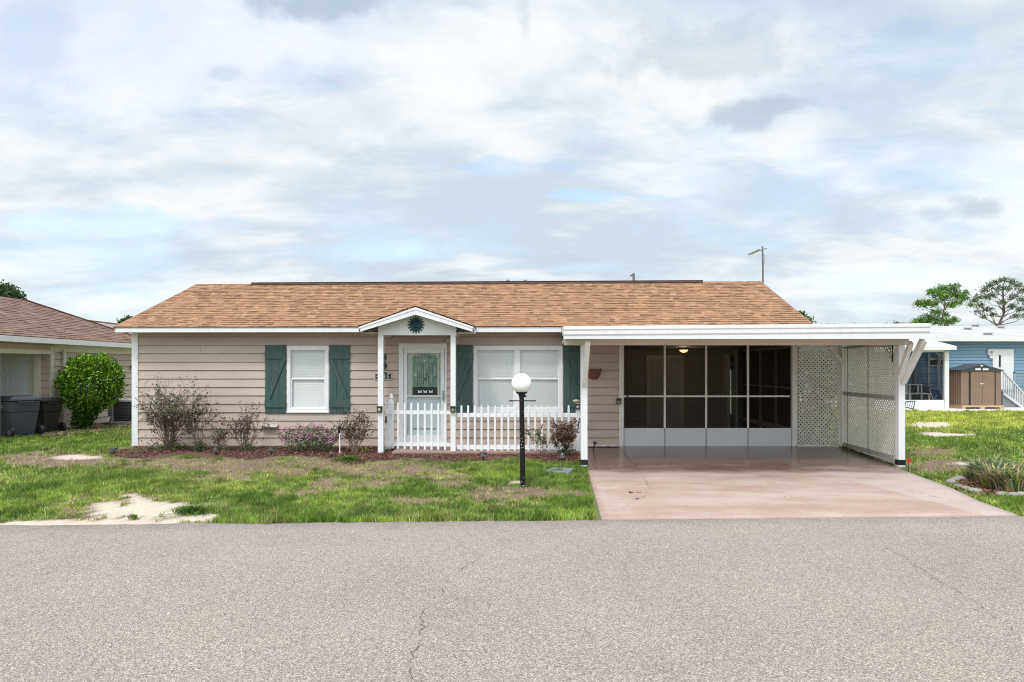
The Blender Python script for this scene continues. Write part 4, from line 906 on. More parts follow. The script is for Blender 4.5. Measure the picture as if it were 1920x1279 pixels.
mb.build('pot', M_terra, tp); mb = MB(); mb.box(c+Vector((-.15, .002, -.12)), c+Vector((.15, .018, -.02))); mb.build('hanger', M_iron, tp); anchor(tp, c)
# porch ceiling lamp (lit)
lp = thing('ceiling_lamp', 'small glowing bowl lamp on the dark porch ceiling', 'lamp'); c = P(1282, 0, 16.2); c.z = 2.145
mb = MB(); mb.lathe([(.12, .015), (.13, 0), (.135, -.03), (.11, -.035)], c, 24); mb.build('ring', mat('bronze', (.16, .09, .05), metal=.6), lp)
gm = bpy.data.materials.new('lamp_glow'); gm.use_nodes = True; b_ = gm.node_tree.nodes['Principled BSDF']; b_.inputs['Base Color'].default_value = (.9, .6, .3, 1); b_.inputs['Emission Color'].default_value = (1, .62, .24, 1); b_.inputs['Emission Strength'].default_value = 2.6
mb = MB(); mb.lathe([(.10, -.036), (.09, -.06), (.06, -.085), (.02, -.095)], c, 24); mb.build('bowl', gm, lp, smooth=True); anchor(lp, c)
ll = bpy.data.lights.new('porch_bulb', 'POINT'); ll.energy = 6.0; ll.color = (1, .75, .45); ll.shadow_soft_size = .08; lo = bpy.data.objects.new('porch_bulb', ll); COL.objects.link(lo); lo.location = c+Vector((0, 0, -.2))
# porch wall lantern
wl2 = thing('wall_lantern', 'dim glass wall lantern above the slim porch window behind the screens', 'lantern'); c = P(1369, 680, 17.70)
mb = MB(); mb.lathe([(.03, .13), (.11, .08), (.10, .06)], c, 10); mb.lathe([(.09, -.10), (.07, -.13)], c, 10); mb.box(c+Vector((-.03, .02, -.02)), c+Vector((.03, .19, .02))); mb.build('cage', M_iron, wl2)
mb = MB(); mb.lathe([(.08, -.095), (.085, .055)], c, 12); mb.build('lantern_glass', mat('smoky_glass', (.28, .26, .22), rough=.15), wl2); anchor(wl2, c)
# antenna
an = thing('antenna', 'slim tv antenna mast with tilted arm at the right end of the roof ridge', 'antenna'); Ya = 17.8
mb = MB(); b0 = P(1430.5, 533, Ya); b0.z -= .35; mb.tube([b0, P(1430.5, 505, Ya), P(1429.5, 462, Ya)], .022, 8); mb.build('mast', mat('mast_grey', (.12, .11, .11), (.2, .18, .17), 20, metal=.4), an)
mb = MB(); a, b = P(1403, 477, Ya-.02), P(1438, 465.5, Ya-.02); mb.bar(a, b, .02, .025)
a2, b2 = P(1411, 475, Ya-.05), P(1424, 468.5, Ya-.05); mb.prism([a2+Vector((0, 0, -.02)), b2+Vector((0, 0, -.03)), b2+Vector((0, 0, .035)), a2+Vector((0, 0, .015))], (0, .09, 0))
for u in (.15, .3, .45): q = a.lerp(b, u); mb.tube([q+Vector((0, -.16, .02)), q+Vector((0, .16, -.02))], .007, 5)
mb.build('antenna_arm', mat('antenna_tan', (.30, .27, .14), (.12, .11, .07), 20), an)
mb = MB(); mb.tube([P(1430, 473, Ya-.03), P(1434, 482, Ya-.03), P(1433, 494, Ya-.03), P(1431, 500, Ya-.03)], .008, 5); mb.build('cable', mat('cable_grey', (.3, .3, .3)), an); anchor(an, b0)

# ------------------------------------------------------------------ globe lamp post
LP = G(980.5, 912); _spec = 1; gl_ = thing('lamp_post', 'black lamp post with round white globe standing on the lawn', 'lamp post'); Yl = LP.y
def chipped():
    m = mat('chipped_black_paint', (.012, .011, .012), (.012, .011, .012), 5, .5, spec=.2); t = m.node_tree; b = t.nodes['Principled BSDF']
    tc = nd(t, 'ShaderNodeTexCoord'); n = nd(t, 'ShaderNodeTexNoise'); n.inputs['Scale'].default_value = 42; n.inputs['Detail'].default_value = 3; t.links.new(tc.outputs['Object'], n.inputs['Vector'])
    n2 = nd(t, 'ShaderNodeTexNoise'); n2.inputs['Scale'].default_value = 5; t.links.new(tc.outputs['Object'], n2.inputs['Vector'])
    ad = nd(t, 'ShaderNodeMath', operation='MULTIPLY_ADD'); t.links.new(n2.outputs['Fac'], ad.inputs[0]); ad.inputs[1].default_value = .35; t.links.new(n.outputs['Fac'], ad.inputs[2])
    r = nd(t, 'ShaderNodeMapRange'); t.links.new(ad.outputs[0], r.inputs[0]); r.inputs[1].default_value = .845; r.inputs[2].default_value = .87
    mx = nd(t, 'ShaderNodeMix', data_type='RGBA'); t.links.new(r.outputs[0], mx.inputs[0]); mx.inputs[6].default_value = (.011, .010, .011, 1); mx.inputs[7].default_value = (.55, .53, .52, 1); t.links.new(mx.outputs[2], b.inputs['Base Color']); return m
zc = P(0, 719, Yl).z; rg = 19.0*Yl/F
mb = MB(); mb.tube([(LP.x, Yl, LP.z-.05), (P(978, 0, Yl).x, Yl, zc-rg+.0)], [.042, .036], 16); mb.build('pole', chipped(), gl_, smooth=False)
tx = P(978, 0, Yl).x
mb = MB(); mb.lathe([(.042, -.06), (.05, -.02), (.085, .005), (.088, .02), (.06, .035)], (tx, Yl, zc-rg+.005), 24); mb.build('collar', M_iron, gl_)
mb = MB(); za = P(0, 751.5, Yl).z; mb.tube([(P(956, 0, Yl).x, Yl, za), (P(1003, 0, Yl).x, Yl, za)], .009, 8)
for px in (956, 960, 996, 1003): mb.lathe([(.013, -.012), (.013, .012)], (P(px, 0, Yl).x, Yl, za), 8, 'X')
mb.build('ladder_rest', M_iron, gl_); mb = MB(); mb.lathe([(.012, 0), (.018, .02), (.012, .035)], (tx+.038, Yl-.01, P(0, 743, Yl).z), 8, 'X'); mb.build('photocell', M_iron, gl_)
prof = [(rg*math.sin(math.pi*i/24)+1e-4, -rg*math.cos(math.pi*i/24)) for i in range(1, 25)]
mb = MB(); mb.lathe(prof, (tx, Yl, zc), 36); mb.build('globe', mat('opal_glass', (.93, .93, .92), (.92, .92, .91), 1, .22), gl_, smooth=True); anchor(gl_, LP)
# green utility lid in the grass
ul = thing('utility_box', 'flat grey green utility box lid sunk in the lawn right of the lamp post', 'utility box'); M_lid = mat('lid_green', (.20, .23, .215), (.14, .165, .155), 14, .7, bump=.3)
q = [G(1020, 887, .035), G(1068, 889.5, .035), G(1076, 881.5, .035), G(1036, 880, .035)]; mb = MB(); mb.prism(q, (0, 0, -.06)); mb.build('lid', M_lid, ul, bevel=.008)
mb = MB(); c = (q[0]+q[1]+q[2]+q[3])/4; mb.prism([c+Vector((-.05, -.015, .001)), c+Vector((.05, -.015, .001)), c+Vector((.05, .015, .001)), c+Vector((-.05, .015, .001))], (0, 0, .006)); mb.build('grip', M_iron, ul); anchor(ul, c)

# path lights
def path_light(px, pyb, lab, h=.17, r=.075, post_only=False):
    b = G(px, pyb); t = thing('path_light', lab, 'path light', 'low garden lights in the flower bed'); mb = MB()
    mb.tube([(b.x, b.y, b.z-.05), (b.x, b.y, b.z+h*.45)], .014, 8); mb.build('stake', M_black, t)
    mb = MB(); mb.lathe([(r*.35, h*.42), (r*.62, h*.5), (r*.62, h*.78)], (b.x, b.y, b.z), 14); mb.build('lens', mat('clear_lens', (.25, .26, .25), rough=.1), t)
    mb = MB(); mb.lathe([(r*.7, h*.78), (r, h*.80), (r*.8, h*.93), (r*.2, h)], (b.x, b.y, b.z), 16); mb.build('cap', M_black, t); anchor(t, b)
path_light(213, 852, 'black garden light lying at the left end of the mulch bed past the house corner', .14, .10)
path_light(405, 853, 'low black garden light in the mulch beneath the siding between the two bare bushes', .15)
path_light(509, 852, 'low black garden light in the mulch left of the pink flower bush', .15)
path_light(906, 863, 'low black garden light in front of the picket fence nearest the lamp post', .16)
path_light(1055, 868, 'low black garden light at the foot of the brown shrub by the carport post', .20, .08)
path_light(621, 858, 'thin low garden light in front of the pink flower bush beside the white stake', .15, .04)
# white stake
ws = thing('garden_stake', 'white garden stake with dark top standing beside the pink flowers', 'stake'); b = G(637, 851)
mb = MB(); Yb = b.y; mb.tube([(b.x, Yb, b.z-.03), (P(637, 0, Yb).x, Yb, P(0, 812, Yb).z)], .012, 8); mb.build('pole', M_white, ws)
mb = MB(); mb.lathe([(.012, -.06), (.028, 0), (.030, .08), (.012, .12)], (b.x-.01, Yb, P(0, 808, Yb).z), 10); mb.build('head', M_black, ws); anchor(ws, b)
ws = thing('spotlight_stake', 'small black spotlight on a stake in the white pebbles beside the carport post', 'spotlight'); b = G(1111, 846)
mb = MB(); mb.tube([(b.x, b.y-.1, 0), (b.x+.03, b.y-.1, .13)], .012, 8); mb.build('stake', M_black, ws); mb = MB(); mb.lathe([(.03, -.05), (.035, .03), (.02, .05)], (b.x+.035, b.y-.1, .165), 12, 'Y'); mb.build('head', M_black, ws); anchor(ws, b)
# red pinwheel flower by the far post
rf = thing('garden_pick', 'small red rosette garden pick at the foot of the right carport post', 'garden ornament'); b = G(1703, 884)
mb = MB(); mb.tube([(b.x, b.y, b.z), (b.x-.0, b.y, b.z+.16)], .006, 6); mb.build('stake', M_iron, rf); mb = MB(); cc = Vector((b.x, b.y-.02, b.z+.19))
for i in range(8): a = i*math.pi/4; u = Vector((math.cos(a), 0, math.sin(a))); w = Vector((-u.z, 0, u.x)); mb.prism([cc, cc+u*.032+w*.016, cc+u*.040, cc+u*.032-w*.016], (0, -.008, 0))
mb.build('rosette', mat('red_plastic', (.62, .04, .03), (.5, .03, .03), rough=.35), rf); anchor(rf, b)

# ------------------------------------------------------------------ shrubs
def shrub(name, lab, cat, px0, px1, pyt, pyb, Y, stems=14, leafs=None, green_base=None, leaf_n=4, twig=.006, lean=1.0, sub=3, extra=None, group='shrubs along the front wall'):
    b0 = P((px0+px1)/2, pyb, Y); b0.z = gz(b0.x, Y)+.0; wid = (px1-px0)*Y/F; hgt = (pyb-pyt)*Y/F
    t = thing(name, lab, cat, group); st = MB(); lf_ = MB(); tips = []
    def grow(p, d, ln, r, lv):
        n = 4; pts = [p]; q = Vector(p)
        for i in range(n):
            d = (d+Vector((random.gauss(0, .13), random.gauss(0, .10), random.gauss(0, .06)))).normalized(); q = q+d*ln/n
            if q.y > WY-.05: q.y = WY-.05-random.random()*.03
            if q.z < .03: q.z = .03
            pts.append(q.copy())
            if lv < 2 and i > 0:
                for _ in range(sub-lv):
                    if random.random() < .62: grow(q, (d+Vector((random.gauss(0, .55), random.gauss(0, .35), random.gauss(.12, .3)))).normalized(), ln*random.uniform(.28, .48), r*.55, lv+1)
        st.tube(pts, [r*(1-.6*i/n) for i in range(n+1)], 3, cap=False, col=random.choice([(1, 1, 1), (.8, .8, .8), (.6, .6, .6)]))
        for k in range(leaf_n):
            q2 = pts[random.randint(1, n)]; tips.append((q2, d))
    for i in range(stems):
        a = random.uniform(-1, 1)*lean; d = Vector((a*wid/hgt*.50, random.uniform(-.25, .1), 1)).normalized()
        grow(b0+Vector((random.uniform(-.08, .08)*wid, random.uniform(-.1, .05), 0)), d, hgt*random.uniform(.48, .85), twig, 0)
    for q, d in tips:
        if random.random() < leafs[2]: h = (q.z-b0.z)/hgt; c = random.choice(leafs[0] if h < leafs[3] else leafs[1]); lf_.leaf(q+Vector((random.gauss(0, .012), random.gauss(0, .012), random.gauss(0, .012))), random.uniform(.024, .052), tuple(x*random.uniform(.7, 1.2) for x in c))
    if green_base:
        n, rw, rh, cols = green_base[:4]; ox = green_base[4] if len(green_base) > 4 else 0
        for _ in range(n):
            q = b0+Vector((ox+random.gauss(0, rw), random.gauss(-.03, .06), abs(random.gauss(0, rh))+.02)); q.y = min(q.y, WY-.05); c = random.choice(cols)
            lf_.leaf(q, random.uniform(.03, .055), tuple(x*random.uniform(.7, 1.25) for x in c))
    st.build('stems', M_stem if not extra else extra, t, fix=False)
    if lf_.f: lf_.build('leaves', M_leaf, t, fix=False)
    anchor(t, b0); return t, b0
G1 = [(.05, .09, .02), (.09, .14, .03), (.03, .05, .015), (.14, .19, .05)]; BR = [(.05, .022, .018), (.08, .035, .03), (.03, .016, .014), (.11, .06, .045)]; PG = [(.20, .24, .10), (.28, .30, .15), (.12, .15, .06)]
shrub('bare_bush', 'wide bare twiggy bush at the left corner of the house, half dead', 'bush', 262, 378, 722, 838, 13.95, 34, (BR+G1[:1], BR+PG+PG+PG, .75, .60), (520, .24, .12, G1), 5, .009)
shrub('bare_bush', 'narrow dark leaved bush between the wide twiggy bush and the smaller bare bush', 'bush', 352, 398, 738, 838, 13.9, 10, (BR, BR, .6, .5), (260, .06, .10, G1[:3]), 4, .006)
shrub('bare_bush', 'low sparse bush under the siding right of the narrow dark bush', 'bush', 388, 448, 788, 838, 13.95, 8, (BR, PG+BR, .8, .4), (90, .10, .05, G1+PG), 3, .005)
shrub('bare_bush', 'bare twiggy bush with green base left of the first shutter', 'bush', 425, 500, 757, 838, 13.95, 20, (BR, BR, .5, .5), (200, .08, .10, [(.14, .20, .04), (.08, .13, .03)], .03), 3, .0065)
shrub('bare_bush', 'dense brown leafless bush beside the left porch post', 'bush', 632, 700, 772, 848, 13.75, 26, ([(.13, .09, .06), (.10, .07, .05)], [(.12, .085, .06), (.05, .035, .03)], .55, .5), (60, .05, .04, [(.45, .38, .05), (.10, .16, .03)], .20), 3, .006, extra=mat('twig_pale', (.24, .185, .14), (.15, .11, .085), 12, .8))
shrub('bare_bush', 'upright shrub with dry brown leaves in front of the picket fence by the carport post', 'bush', 1036, 1082, 797, 862, 13.25, 14, (G1[:3], [(.16, .09, .065), (.22, .13, .10), (.10, .055, .045), (.26, .18, .14)], 1.0, .38), (240, .11, .12, G1[:3]), 9, .007, lean=.8)
shrub('bare_bush', 'small thin green sprig bush right of the lamp post in front of the fence', 'bush', 998, 1035, 805, 855, 13.4, 5, (G1, PG+G1, .9, .5), None, 4, .004)
# pink flower bush
def flower_bush():
    t = thing('flower_bush', 'leafy bush covered in small pink flowers under the first window', 'bush', 'shrubs along the front wall'); lf_, fl, st = MB(), MB(), MB(); c = P(583, 838, 13.85); c.z = gz(c.x, c.y)
    w, h = 60*13.85/F, 52*13.85/F
    for _ in range(60):
        a = random.uniform(-1, 1); top_ = c+Vector((a*w*.95, random.gauss(-.03, .1), h*(1-.35*abs(a)**2)*random.uniform(.6, 1))); st.tube([c+Vector((a*w*.35, 0, 0)), (c+top_)/2+Vector((a*.05, 0, .02)), top_], .004, 3, cap=False)
    for _ in range(3800):
        a = random.uniform(-1, 1); z = random.random()**.8; lim = (1-.30*abs(a)**2.2-.12*abs(math.sin(a*9))); tx_ = a*w*(.55+.45*z)
        q = c+Vector((tx_, random.gauss(-.04, .12), z*h*lim)); g = random.choice([(.07, .13, .03), (.045, .085, .02), (.12, .19, .05), (.03, .05, .015)]); lf_.leaf(q, random.uniform(.022, .042), tuple(x*random.uniform(.8, 1.2) for x in g))
    for _ in range(190):
        a = random.uniform(-1, 1); z = random.uniform(.45, 1.06); lim = (1-.30*abs(a)**2.2); q = c+Vector((a*w*(.6+.42*z), random.gauss(-.15, .05), z*h*lim)); pc = random.choice([(.58, .17, .38), (.66, .30, .50), (.52, .25, .48), (.68, .42, .56)])
        for k in range(5): an_ = k*1.257+random.random(); fl.leaf(q, random.uniform(.018, .027), pc, d=(math.cos(an_), -.35, math.sin(an_)), asp=.8)
    st.build('stems', M_stem, t, fix=False); lf_.build('leaves', M_leaf, t, fix=False); tag(fl.build('flowers', M_leaf, t, fix=False), kind='stuff'); anchor(t, c)
flower_bush()
def grass_clump(lab, px, py, w, h, n, cols, name='grass_clump', group='strappy plants'):
    b = G(px, py); t = MB()
    for _ in range(n):
        a = random.uniform(0, 2*math.pi); r = abs(random.gauss(0, .42))*w*.5; p = b+Vector((math.cos(a)*r, math.sin(a)*r*.8, 0)); L_ = h*random.uniform(.4, 1.3)*max(.35, 1-.55*r/(w*.5)); out = Vector((math.cos(a), math.sin(a)*.7, 0))*random.uniform(.35, 1.15)
        c = tuple(x*random.uniform(.7, 1.25) for x in random.choice(cols)); bw = random.uniform(.008, .016); sd_ = Vector((-out.y, out.x, 0)).normalized()*bw; prev = p; seg = 4
        for i in range(seg):
            u = (i+1)/seg; q = p+out*L_*u*.85+Vector((0, 0, L_*(u*1.7-1.0*u*u))); w0, w1 = (1-i/seg*.6), (1-u*.85); t.quad(prev-sd_*w0, prev+sd_*w0, q+sd_*w1, q-sd_*w1, col=c); prev = q
    o = t.build(name, M_leaf, fix=False); tag(o, lab, 'plant', group); return o
LG = [(.10, .17, .05), (.16, .22, .08), (.07, .12, .04), (.28, .31, .14), (.38, .34, .17)]; LY = LG+[(.55, .42, .15), (.45, .40, .22)]
DGc = [(.09, .19, .03), (.12, .25, .04), (.06, .13, .025)]
grass_clump('dark green grass tuft at the lawn edge in front of the white stake', 652, 864, .75, .11, 420, DGc)
grass_clump('dark green grass tuft growing in the pale sand patch near the road', 362, 962, .62, .12, 420, [(.10, .19, .03), (.14, .24, .04), (.07, .13, .025)])
grass_clump('small yellowing grass tuft in the middle of the sand patch', 250, 972, .14, .07, 90, [(.30, .32, .10), (.2, .26, .07)])
for i, (px, py, lab, w_, cl) in enumerate(((1838, 900, 'rounded green strappy plant at the left tip of the right bed', .55, LG), (1868, 912, 'strappy plant with pale striped leaves second from the left tip of the right bed', .6, LY), (1898, 903, 'tall green strappy plant at the back right of the right bed', .7, LG),
        (1862, 893, 'low strappy plant at the back of the right bed behind the paler ones', .6, LG), (1905, 922, 'yellowing strappy plant nearest the street at the right picture edge', .65, LY), (1885, 918, 'drooping yellow green strappy plant at the front of the right bed', .6, LY))):
    grass_clump(lab, px, py, w_, .42, 300, cl)
STL = ['edging stone at the leftmost tip of the right flower bed', 'edging stone just behind the tip stone of the right bed', 'rearmost edging stone on the lawn side of the right bed', 'edging stone beside the driveway nearest the tip of the right bed',
       'edging stone in the middle of the driveway side row of the right bed', 'edging stone at the right end of the driveway side row before the gap', 'edging stone under the yellowing plant left of its two neighbours', 'edging stone under the yellowing plant between two others', 'edging stone at the right picture edge under the yellowing plant']
# bed edging stones on the right
mb = MB()
for i, (px, py) in enumerate(((1783, 906), (1790, 902), (1800, 899), (1797, 915), (1812, 919), (1826, 923), (1880, 930), (1900, 931), (1916, 930))):
    b = G(px, py); mb = MB(); s = random.uniform(.07, .11); mb.lathe([(s*.7, -.02), (s, .01), (s*.9, .04), (s*.4, .06)], b, 9); o = mb.build('edging_stone', M_conc, smooth=True); tag(o, STL[i], 'stone', 'edging stones of the right bed')
mb = MB(); a, b = G(1846, 866), G(1905, 873.5); mb.bar(a+Vector((0, 0, .01)), b+Vector((0, 0, .01)), .22, .05); o = mb.build('stepping_slab', M_conc, bevel=.01); tag(o, 'long pale concrete strip lying in the right lawn behind the strappy plants', 'slab')

# ------------------------------------------------------------------ scattered ground stuff: mulch, pebbles, grass
def chips(name, n, sampler, size, cols, mt, z=.012, asp=.4, lab=None, cat=None):
    mb = MB()
    for _ in range(n):
        x, y = sampler(); zz = (gz(x, y) if y < 14.5 else 0)+random.uniform(0, z)+(.012 if z > .005 else .020); a = random.uniform(0, math.pi*2); s = random.uniform(*size); u = Vector((math.cos(a), math.sin(a), random.gauss(0, .35)))*s; w = Vector((-math.sin(a), math.cos(a), random.gauss(0, .5)))*s*asp
        c = Vector((x, y, zz)); mb.quad(c-u-w, c+u-w*.8, c+u*.8+w, c-u+w*.7, col=tuple(q*random.uniform(.7, 1.3) for q in random.choice(cols)))
    o = mb.build(name, mt, fix=False); tag(o, kind='stuff', label=lab, cat=cat); return o
def bed(): 
    while True:
        px = random.uniform(205, 1096); lo = (861 if px < 640 else 868 if px < 940 else 869)+random.gauss(0, 1.6)
        edge = lo-6+5*math.sin(px*.031)+4*math.sin(px*.011+1); py = random.uniform(838, 874)
        if px < 245 and py < 849-(px-205)*.2: continue
        if py > edge or (px > 737 and py < 852): continue
        g = G(px, py); 
        if g.y > WY-.06: continue
        return g.x, g.y
MU = [(.12, .038, .028), (.15, .05, .036), (.055, .02, .016), (.18, .085, .058), (.26, .17, .12)]
chips('mulch', 19000, bed, (.008, .022), MU, M_dry, lab='reddish brown bark mulch along the front wall and fence', cat='mulch')
mb = MB(); pts = [G(px, 858.5+(3 if px > 640 else -2)+3*math.sin(px*.031)+2*math.sin(px*.07)) for px in range(232, 1100, 12)]
back = [Vector((p.x, 14.49 if p.x < P(735, 0, 13.4).x else 13.43, 0)) for p in pts]
for i in range(len(pts)-1):
    a, b = pts[i], pts[i+1]; c, d = back[i+1], back[i]; mb.quad(a+Vector((0, 0, -.004)), b+Vector((0, 0, -.004)), (c.x, c.y, gz(c.x, c.y)+.008), (d.x, d.y, gz(d.x, d.y)+.008))
o = mb.build('mulch_bed', mat('mulch_soil', (.085, .038, .03), (.14, .07, .052), 30, .95, bump=.6, bscale=80), fix=False); tag(o, kind='structure')
def peb():
    x = random.uniform(P(1099, 0, 14.4).x, P(1160, 0, 14.4).x) if random.random() < .5 else random.uniform(P(745, 0, 14.4).x, P(1099, 0, 14.4).x); return x, random.uniform(14.30, 14.50)
def pebbles():
    mb = MB()
    for _ in range(700):
        x, y = peb(); s = random.uniform(.012, .026); c = random.choice([(.75, .73, .68), (.6, .58, .53), (.85, .83, .8), (.45, .42, .38)]); mb.lathe([(s*.6, 0), (s, s*.4), (s*.5, s*.9)], (x, y, .033), 6, col=c)
    o = mb.build('pebbles', mat('pebble', (1, 1, 1), (.85, .85, .85), 20, .6, attr=True)); tag(o, kind='stuff', label='white pebbles along the foot of the tan wall', cat='pebbles')
pebbles()
def bed2():
    while True:
        px, py = random.uniform(1786, 1925), random.uniform(880, 932)
        if ell(px, py, 1880, 908, 96, 24) < 1: g = G(px, py); return g.x, g.y
chips('mulch', 3500, bed2, (.010, .03), [(.17, .09, .055), (.11, .055, .035), (.25, .15, .09), (.06, .035, .025)], M_dry, lab='brown bark mulch under the strappy plants on the right', cat='mulch')
chips('fallen_leaves', 300, lambda: (lambda g: (g.x, g.y))(G(random.uniform(255, 420), random.uniform(838, 850))), (.01, .025), [(.2, .12, .07), (.3, .2, .12)], M_dry, lab='dry fallen leaves under the wide twiggy bush', cat='leaves')
chips('fallen_leaves', 46, lambda: (lambda g: (g.x, g.y))(random.choice([G(1183+random.gauss(0, 3), 926+random.gauss(0, .5)), G(1197+random.gauss(0, 3), 926), G(1116+random.gauss(0, 7), 881+random.gauss(0, 1)), G(1195+random.gauss(0, 3), 938), G(random.uniform(1110, 1650), random.uniform(855, 960))])), (.008, .02), [(.05, .03, .02), (.09, .05, .035)], M_dry, z=.004, lab='few dark dead leaves scattered on the pink driveway', cat='leaves')
def fill(pr, n):                                    # concrete strip leaves beside the lattice
    return chips('fallen_leaves', n, pr, (.01, .024), [(.05, .03, .02), (.10, .06, .04), (.03, .02, .015)], M_dry, lab='dark dead leaves along the foot of the carport lattice', cat='leaves')
fill(lambda: (lambda u: (A.x+(B.x-A.x)*u-abs(random.gauss(0, .04))-.02, A.y+(B.y-A.y)*u))(random.random()), 380)

def make_grass():
    X, Y_, Hh, Wd_, Cc = [], [], [], [], []
    def zone(x0, x1, y0, y1, dens, hmul, wmul, keep=None):
        n = int((x1-x0)*(y1-y0)*dens); x = rng.uniform(x0, x1, n); y = rng.uniform(y0, y1, n)
        ok = y > (8.385+.043*x)-.10+.14*fbm(x, y, 2.7, 61, 3)+.05*rng.random(n); 
        if keep is not None: ok &= keep(x, y)
        x, y = x[ok], y[ok]; bare, sand, dry, right, n1, n2, px, py = cover(x, y)
        # stay inside the picture's neighbourhood
        ok = (px > -160) & (px < 2080) & ~((px > 215) & (px < 1098) & (y < 14.6) & (py < 859+3*np.sin(px*.031)+6*(px > 640)))
        p = np.clip((1-bare)*.95+.05*(1-sand)+.45*sstep(.58, .72, fbm(x, y, 4., 33, 2))*(1-sand), 0, 1); p = np.where(sand > .3, p*.10, p); ok &= rng.random(len(x)) < p
        x, y, bare, sand, dry, right, n1, n2, px = (a[ok] for a in (x, y, bare, sand, dry, right, n1, n2, px))
        tuft = fbm(x, y, 5.5, 12, 2); fr = (1-sstep(.05, .35, y-(8.385+.043*x)))*(px > 395)
        lum = fbm(x, y, 6.0, 41, 3); tf = sstep(.56, .68, fbm(x, y, 2.3, 51, 3))*sstep(.42, .6, fbm(x, y, 9., 52, 2)); h = (.86+.8*tf)*(.026+.085*tuft**2+.030*fr+.018*(n1-.5))*hmul*rng.uniform(.6, 1.35, len(x))*(1-.45*bare)
        g1 = np.array([.115, .225, .020]); g2 = np.array([.255, .37, .040]); g3 = np.array([.42, .43, .13]); g4 = np.array([.46, .37, .21]); gd = np.array([.065, .125, .018])
        t = rng.random(len(x)); hue = fbm(x, y, .9, 21, 3)
        c = mix3(np.tile(g1, (len(x), 1)), g2, np.clip(sstep(.35, .68, hue)*.9+rng.normal(0, .15, len(x)), 0, 1)); c = mix3(c, gd, np.clip(sstep(.5, .8, tuft)*.55+fr*.15, 0, 1)*(t < .7))
        c = mix3(c, g3, np.clip(dry*.7+right*.0+rng.normal(0, .2, len(x)), 0, 1)*.75)
        yl = right*sstep(17.0, 20.5, y+1.5*(n2-.5)); c = mix3(c, np.array([.46, .50, .075]), np.clip(yl*.85+rng.normal(0, .1, len(x))*yl, 0, 1))
        c = mix3(c, g4, ((rng.random(len(x)) < .10+.28*dry+.35*bare)*.85)); c *= rng.uniform(.5, 1.5, (len(x), 1))*(.74+.64*sstep(.3, .72, lum))[:, None]; c = mix3(c, gd*1.5, tf*.55)
        X.append(x); Y_.append(y); Hh.append(h); Wd_.append(rng.uniform(.0035, .0082, len(x))*wmul); Cc.append(c)
    zone(-7.4, 1.35, 8.0, 13.6, 4300, 1.0, 1.0, lambda x, y: ~((x > 1.02+.085*(y-8.4)) | ((y > 13.35+.0*x) & (x < -7.9))))
    zone(-16.5, -7.4, 8.0, 21.0, 1250, 1.0, 1.9, lambda x, y: (x > -12.3+0*y) | (y < 16))
    zone(5.6, 9.5, 8.5, 17, 2600, 1.1, 1.3, lambda x, y: x > np.interp(y, [p.y for p in dr[::-1]], [p.x for p in dr[::-1]])+.03+(y > 12.2)*(.12+0*y))
    zone(9.5, 22, 10, 26.4, 900, 1.3, 2.3); zone(7.2, 9.5, 17, 26.4, 900, 1.3, 2.3)
    x, y, h, w, c = map(np.concatenate, (X, Y_, Hh, Wd_, Cc)); n = len(x); z = gznp(x, y)-.006
    a = rng.uniform(0, 2*np.pi, n); lean = rng.uniform(.05, .95, n)*h; la = rng.uniform(0, 2*np.pi, n)
    dx, dy = np.cos(a)*w, np.sin(a)*w; tx_, ty_ = x+np.cos(la)*lean, y+np.sin(la)*lean
    V = np.stack([np.stack([x-dx, y-dy, z], 1), np.stack([x+dx, y+dy, z], 1), np.stack([tx_, ty_, z+h], 1)], 1).reshape(-1, 3)
    C3 = np.stack([c*.72, c*.72, c*1.15], 1).reshape(-1, 3)
    C3 = np.repeat(c, 3, axis=0)
    o = npmesh('grass', V, np.arange(3*n).reshape(-1, 3), M_grass, C3); tag(o, kind='stuff', label='patchy green and straw coloured lawn grass', cat='grass'); print('blades', n)
make_grass()

# ================================================================== LEFT NEIGHBOUR
nb = thing('neighbour_house', 'tan clapboard house with brown hip roof and recessed entry at the left picture edge', 'house')
NX = -12.35; NB_E = 2.36
cY = 18.25; yN0, yN1 = 12.6, 22.8        # side wall runs in depth; the entry recess opens in front of cY
M_nsid = mat('siding_neighbour', (.56, .455, .385), (.50, .40, .34), 1.0, .6, attr=True)
M_ntrim = mat('cream_trim', (.74, .70, .57), (.68, .64, .52), 2, .5)
mb = MB()
siding(mb, (NX, 0, 0), (0, 1, 0), (1, 0, 0), cY, yN1, 0, NB_E, .19, .02)
siding(mb, (NX, 0, 0), (0, 1, 0), (1, 0, 0), yN0, cY, 2.12, NB_E, .19, .02)
siding(mb, (0, cY, 0), (1, 0, 0), (0, -1, 0), -20, NX, 0, NB_E, .19, .02)
siding(mb, (0, yN0, 0), (1, 0, 0), (0, -1, 0), -20, NX-1.6, 0, NB_E, .19, .02); siding(mb, (NX-1.6, 0, 0), (0, 1, 0), (1, 0, 0), yN0, 14.2, 0, NB_E, .19, .02)
mb.build('wall', M_nsid, nb, fix=False)
mb = MB(); mb.quad((-20, yN0, 2.13), (NX-.02, yN0, 2.13), (NX-.02, cY, 2.13), (-20, cY, 2.13)); mb.build('entry_ceiling', M_dark, nb)
